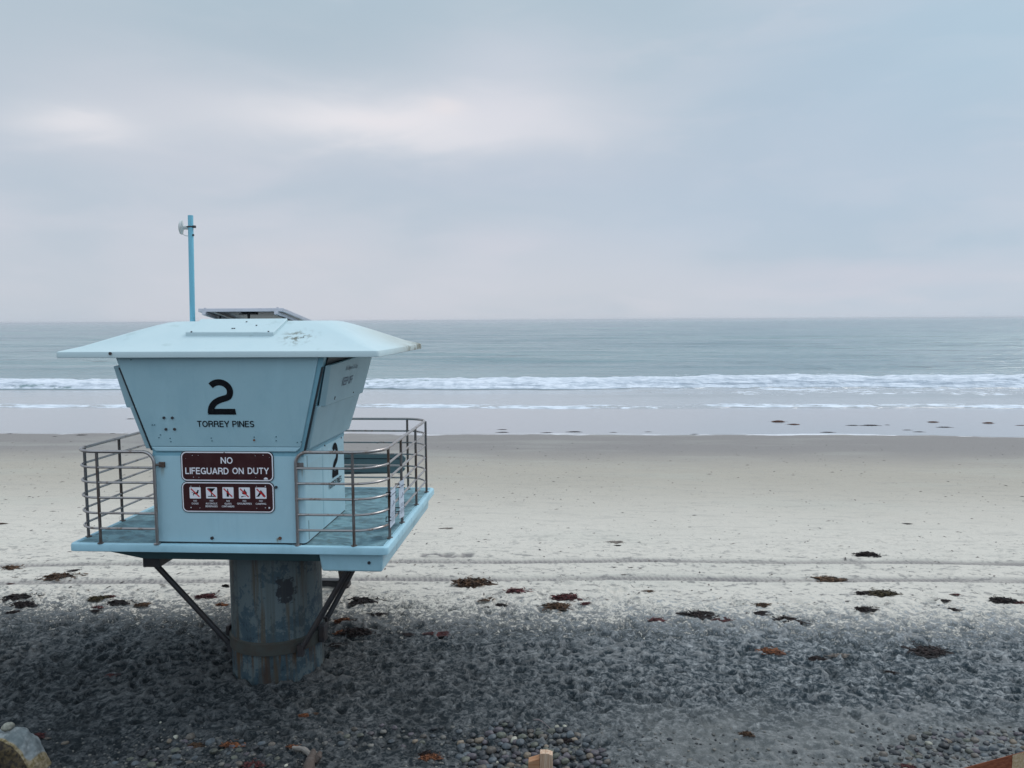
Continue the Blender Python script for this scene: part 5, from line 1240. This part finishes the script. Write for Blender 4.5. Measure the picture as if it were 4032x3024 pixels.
# boulder with a paler weathered top
def boulder():
    m, w, b = newmat('boulder_stone'); p = w.pos(); x, y, z = w.xyz(p)
    n1 = w.noise(p, 5, 6, .65); n2 = w.noise(p, 22, 5, .65); n3 = w.noise(p, 80, 3, .6)
    nz = w.xyz(w.new('ShaderNodeNewGeometry').outputs['Normal'])[2]
    grey = w.mix(w.ss(n1, .4, .62), (.13, .155, .16, 1), (.30, .32, .32, 1)); moss = w.mix(w.ss(n2, .38, .65), (.018, .012, .008, 1), (.085, .060, .025, 1))
    edge_ = w.mix(w.ss(n2, .4, .6), (.16, .12, .05, 1), (.30, .24, .15, 1))
    at = w.new('ShaderNodeAttribute', attribute_name='face_kind').outputs['Fac']
    k = w.math('ADD', at, w.math('MULTIPLY', w.math('SUBTRACT', n1, .5), .22))
    c = w.mix(w.ss(k, .52, .58), grey, moss); c = w.mix(w.math('MULTIPLY', w.ss(k, .30, .42), w.ss(k, .62, .54)), c, edge_)
    c = w.mix(w.math('MULTIPLY', w.ss(n3, .6, .72), .4), c, (.02, .02, .015, 1))
    w.inp(b, 'Base Color', c); b.inputs['Roughness'].default_value = .85; w.inp(b, 'Normal', w.bump(w.math('ADD', n1, w.math('MULTIPLY', n2, .5)), .6, .04))
    YB = 6.95
    prof = [(-95, 2905), (-30, 2880), (0, 2868), (30, 2866), (56, 2859), (75, 2872), (100, 2880), (122, 2905), (140, 2935), (155, 2968), (172, 2995), (182, 3030)]
    P3 = [onY(a, b_, YB) for a, b_ in prof]
    rows = []
    # ring k sweeps from the ridge line towards the viewer and away from it
    for dyk, dz, dxs, kk in ((.34, -.52, -.14, 0.0), (.24, -.28, -.08, 0.1), (.13, -.05, -.03, .1), (0, 0, 0, .1), (-.09, -.025, -.02, .0), (-.16, -.065, -.035, .10), (-.20, -.105, -.04, .97), (-.26, -.34, -.05, 1.0), (-.27, -.55, -.05, 1.0)):
        rows.append([(p.x+dxs*(i/len(P3))+.012*math.sin(i*2.3+dyk*20), p.y+dyk, max(p.z+dz, -.12)+.010*math.sin(i*3.1+dyk*31)) for i, p in enumerate(P3)])
    vs = [v for r_ in rows for v in r_]; n = len(P3); fs = [(i*n+j, (i+1)*n+j, (i+1)*n+j+1, i*n+j+1) for i in range(len(rows)-1) for j in range(n-1)]
    ks = [kk for kk in (0, .05, .05, .05, .05, .62, 1, 1, 1) for _ in range(n)]
    for i in range(len(ks)):
        if i % n >= n-3 and ks[i] < .5: ks[i] = .40
    off = Vector((-5.2, YB, 0)); me = bpy.data.meshes.new('boulder'); me.from_pydata([tuple(Vector(v)-off) for v in vs], [], fs); me.update(); me.materials.append(m)
    at = me.attributes.new('face_kind', 'FLOAT', 'POINT'); at.data.foreach_set('value', ks)
    me.polygons.foreach_set('use_smooth', [True]*len(me.polygons)); o = bpy.data.objects.new('boulder', me); C.objects.link(o); o.location = off
    ss_ = o.modifiers.new('subdiv', 'SUBSURF'); ss_.levels = ss_.render_levels = 3
    tx = bpy.data.textures.new('rocky', 'CLOUDS'); tx.noise_scale = .09; tx.noise_depth = 4
    dm = o.modifiers.new('displace', 'DISPLACE'); dm.texture = tx; dm.strength = .055; dm.mid_level = .5
    tag(o, 'boulder with a grey top and dark brown mossy side at the lower left corner', 'boulder')
    pt = onY(30, 2862, YB-.02); cobble(pt.x, pt.y, .115, 'pale', 'smooth green grey stone balanced on top of the boulder', None, 4, .3, z=pt.z-.0)
boulder()

# driftwood: a bent branch
def driftwood():
    m, w, b = newmat('driftwood_wood'); p = w.pos(); n1 = w.noise(w.mapping(p, (6, 30, 30)), 1.0, 5, .6); n2 = w.noise(p, 18, 4, .6)
    at = w.new('ShaderNodeAttribute', attribute_name='limb').outputs['Fac']
    c = w.mix(at, (.20, .18, .16, 1), (.06, .042, .034, 1)); c = w.mix(w.math('MULTIPLY', w.ss(n1, .45, .65), .5), c, (.10, .085, .075, 1)); c = w.mix(w.math('MULTIPLY', w.ss(n2, .55, .7), .5), c, (.05, .035, .03, 1))
    w.inp(b, 'Base Color', c); b.inputs['Roughness'].default_value = .8; w.inp(b, 'Normal', w.bump(n1, .5, .01))
    def q(zx, zy, h): p = gp((1000+zx/3.16)/1.8228, (2850+zy/3.16)/1.8228); return Vector((p.x, p.y, float(sandz(np.array([p.x]), np.array([p.y]))[0])+h))
    root = empty('driftwood', tuple(q(700, 380, 0)), 'bent grey and reddish driftwood branch lying at the bottom edge', 'driftwood')
    for nm, pts, rad, lv in (('branch', [q(480, 340, .04), q(540, 345, .05), q(620, 360, .05), q(690, 385, .045), q(735, 400, .03)], [.016, .024, .026, .028, .026], 0.0),
                             ('trunk', [q(740, 375, .06), q(735, 430, .045), q(712, 490, .045), q(690, 560, .045), q(670, 660, .05)], [.020, .040, .046, .052, .056], 1.0),
                             ('knot', [q(750, 500, .03), q(800, 480, .06), q(825, 440, .075)], [.03, .035, .022], 1.0)):
        mb = MB(); pp = []
        for i in range(len(pts)-1):
            for t in (0, .33, .66): pp.append(pts[i].lerp(pts[i+1], t))
        pp.append(pts[-1]); rr_ = [np.interp(i/3, range(len(rad)), rad)*(1+.13*math.sin(i*2.1)) for i in range(len(pp))]
        mb.tube(pp, rr_, 10); o = mb.build(nm, m, root, smooth=True)
        at = o.data.attributes.new('limb', 'FLOAT', 'POINT'); at.data.foreach_set('value', [lv]*len(o.data.vertices))
driftwood()
M_stick = paint('stick_bark', (.16, .13, .13, 1), None, .8, .3)
a, b_ = gp(1153, 1564), gp(1200, 1586)
mb = MB(); pts = [Vector((a.x+(b_.x-a.x)*t, a.y+(b_.y-a.y)*t+.02*math.sin(t*6), .045+.02*math.sin(t*4))) for t in np.linspace(0, 1, 9)]; mb.tube(pts, [.006+.003*math.sin(k) for k in range(9)], 7)
o = mb.build('stick', M_stick, None, smooth=True); tag(o, 'thin dark stick lying across the top of the dense cobbles', 'stick')

# wooden stake with a nailed block, and the reddish beam
def wood_mat(name, a, b_, ax):
    m, w, b = newmat(name); p = w.pos(); sc_ = [60, 60, 60]; sc_[ax] = 3
    n = w.noise(w.mapping(p, tuple(sc_)), 1.0, 4, .6, .3); n2 = w.noise(p, 30, 4, .6)
    c = w.mix(w.ss(n, .4, .62), a, b_); c = w.mix(w.math('MULTIPLY', w.ss(n2, .6, .75), .4), c, tuple(x*.4 for x in a[:3])+(1,))
    w.inp(b, 'Base Color', c); b.inputs['Roughness'].default_value = .75; w.inp(b, 'Normal', w.bump(n, .5, .006)); return m
YS = 7.0
pa, pb = onY(2126, 2967, YS), onY(2176, 2967, YS); dn = (onY(2130, 3024, YS)-onY(2126, 2967, YS)); dn = dn/abs(dn.z)
st = empty('wooden_stake', (pa.x+.05, YS, 0), 'split pale wooden stake with a short block nailed to its left side', 'wooden stake')
mb = MB()
w5 = (pb.x-pa.x)
for x0, x1, zt, zr in ((0, .42, pa.z-.002, pa.z), (.425, .62, pa.z+.001, pa.z+.001), (.625, 1.0, pa.z, pa.z-.016)):
    X0_, X1_ = pa.x+w5*x0, pa.x+w5*x1
    mb.hexa([(X0_, YS, -.2), (X1_, YS, -.2), (X1_, YS+.075, -.2), (X0_, YS+.075, -.2)], [(X0_, YS, zt), (X1_, YS, zr), (X1_, YS+.075, zr), (X0_, YS+.075, zt)])
mb.build('post', wood_mat('pine_wood', (.42, .26, .17, 1), (.56, .42, .31, 1), 2), st, bevel=.003)
ba = onY(2080, 3003, YS); bb = onY(2122, 2990, YS)
mb = MB(); mb.hexa([(ba.x, YS+.005, -.15), (pa.x-.003, YS+.005, -.15), (pa.x-.003, YS+.07, -.15), (ba.x, YS+.07, -.15)], [(ba.x, YS+.005, ba.z), (pa.x-.003, YS+.005, bb.z), (pa.x-.003, YS+.07, bb.z+.012), (ba.x, YS+.07, ba.z+.012)])
mb.build('block', wood_mat('cedar_wood', (.34, .15, .07, 1), (.40, .22, .12, 1), 0), st, bevel=.004)
Yb = 7.25
c0 = onY(3985, 2971, Yb); cl0 = onY(3735, 3021, Yb-.05)
d = Vector((cl0.x-c0.x, -.12, 0)); L1 = 2.2; du = Vector((-1, -.28, -.125)).normalized()
ex = Vector((.14, .06, .0))
top0 = c0; P0 = [top0, top0+du*L1]; 
mb = MB(); up_ = Vector((0, 0, .24))
A = [P0[1]-up_*1.0, P0[0]-up_, P0[0]+ex*1.6-up_, P0[1]+ex*1.6-up_]; B = [v+up_ for v in A]
mb.hexa(A, B); bm_ = mb.build('timber_beam', wood_mat('red_timber', (.17, .040, .014, 1), (.25, .075, .03, 1), 0), None, bevel=.006)
tag(bm_, 'reddish brown squared timber beam with a pale sawn end at the lower right corner', 'timber beam')
cut = MB(); n_ = Vector((.95, -.31, 0)); e0, e1 = P0[0]+Vector((.004, -.002, 0)), P0[0]+ex*1.6+Vector((.004, -.002, 0))
cut.hexa([e0-up_+Vector((0, 0, .005)), e0-up_+du*-.03+Vector((0, 0, .005)), e1-up_+du*-.03+Vector((0, 0, .005)), e1-up_+Vector((0, 0, .005))], [e0-Vector((0, 0, .004)), e0+du*-.03-Vector((0, 0, .004)), e1+du*-.03-Vector((0, 0, .004)), e1-Vector((0, 0, .004))])
cut.build('sawn_end', wood_mat('sawn_wood', (.36, .25, .13, 1), (.50, .38, .26, 1), 1), bm_)

# ------------------------------------------------------------------ sea air
def build_haze():
    m = bpy.data.materials.new('haze'); m.use_nodes = True; t = m.node_tree; t.nodes.clear()
    o = t.nodes.new('ShaderNodeOutputMaterial'); v = t.nodes.new('ShaderNodeVolumePrincipled'); t.links.new(v.outputs[0], o.inputs['Volume'])
    v.inputs['Color'].default_value = (.93, .95, 1, 1); v.inputs['Density'].default_value = .00020; v.inputs['Anisotropy'].default_value = .2
    mb = MB(); mb.box((-26000, -40, -5.2), (26000, 20500, 6.6)); hz_ = mb.build('haze', m, None); tag(hz_, 'thin pale sea haze over the water', 'haze', kind='stuff')
build_haze()
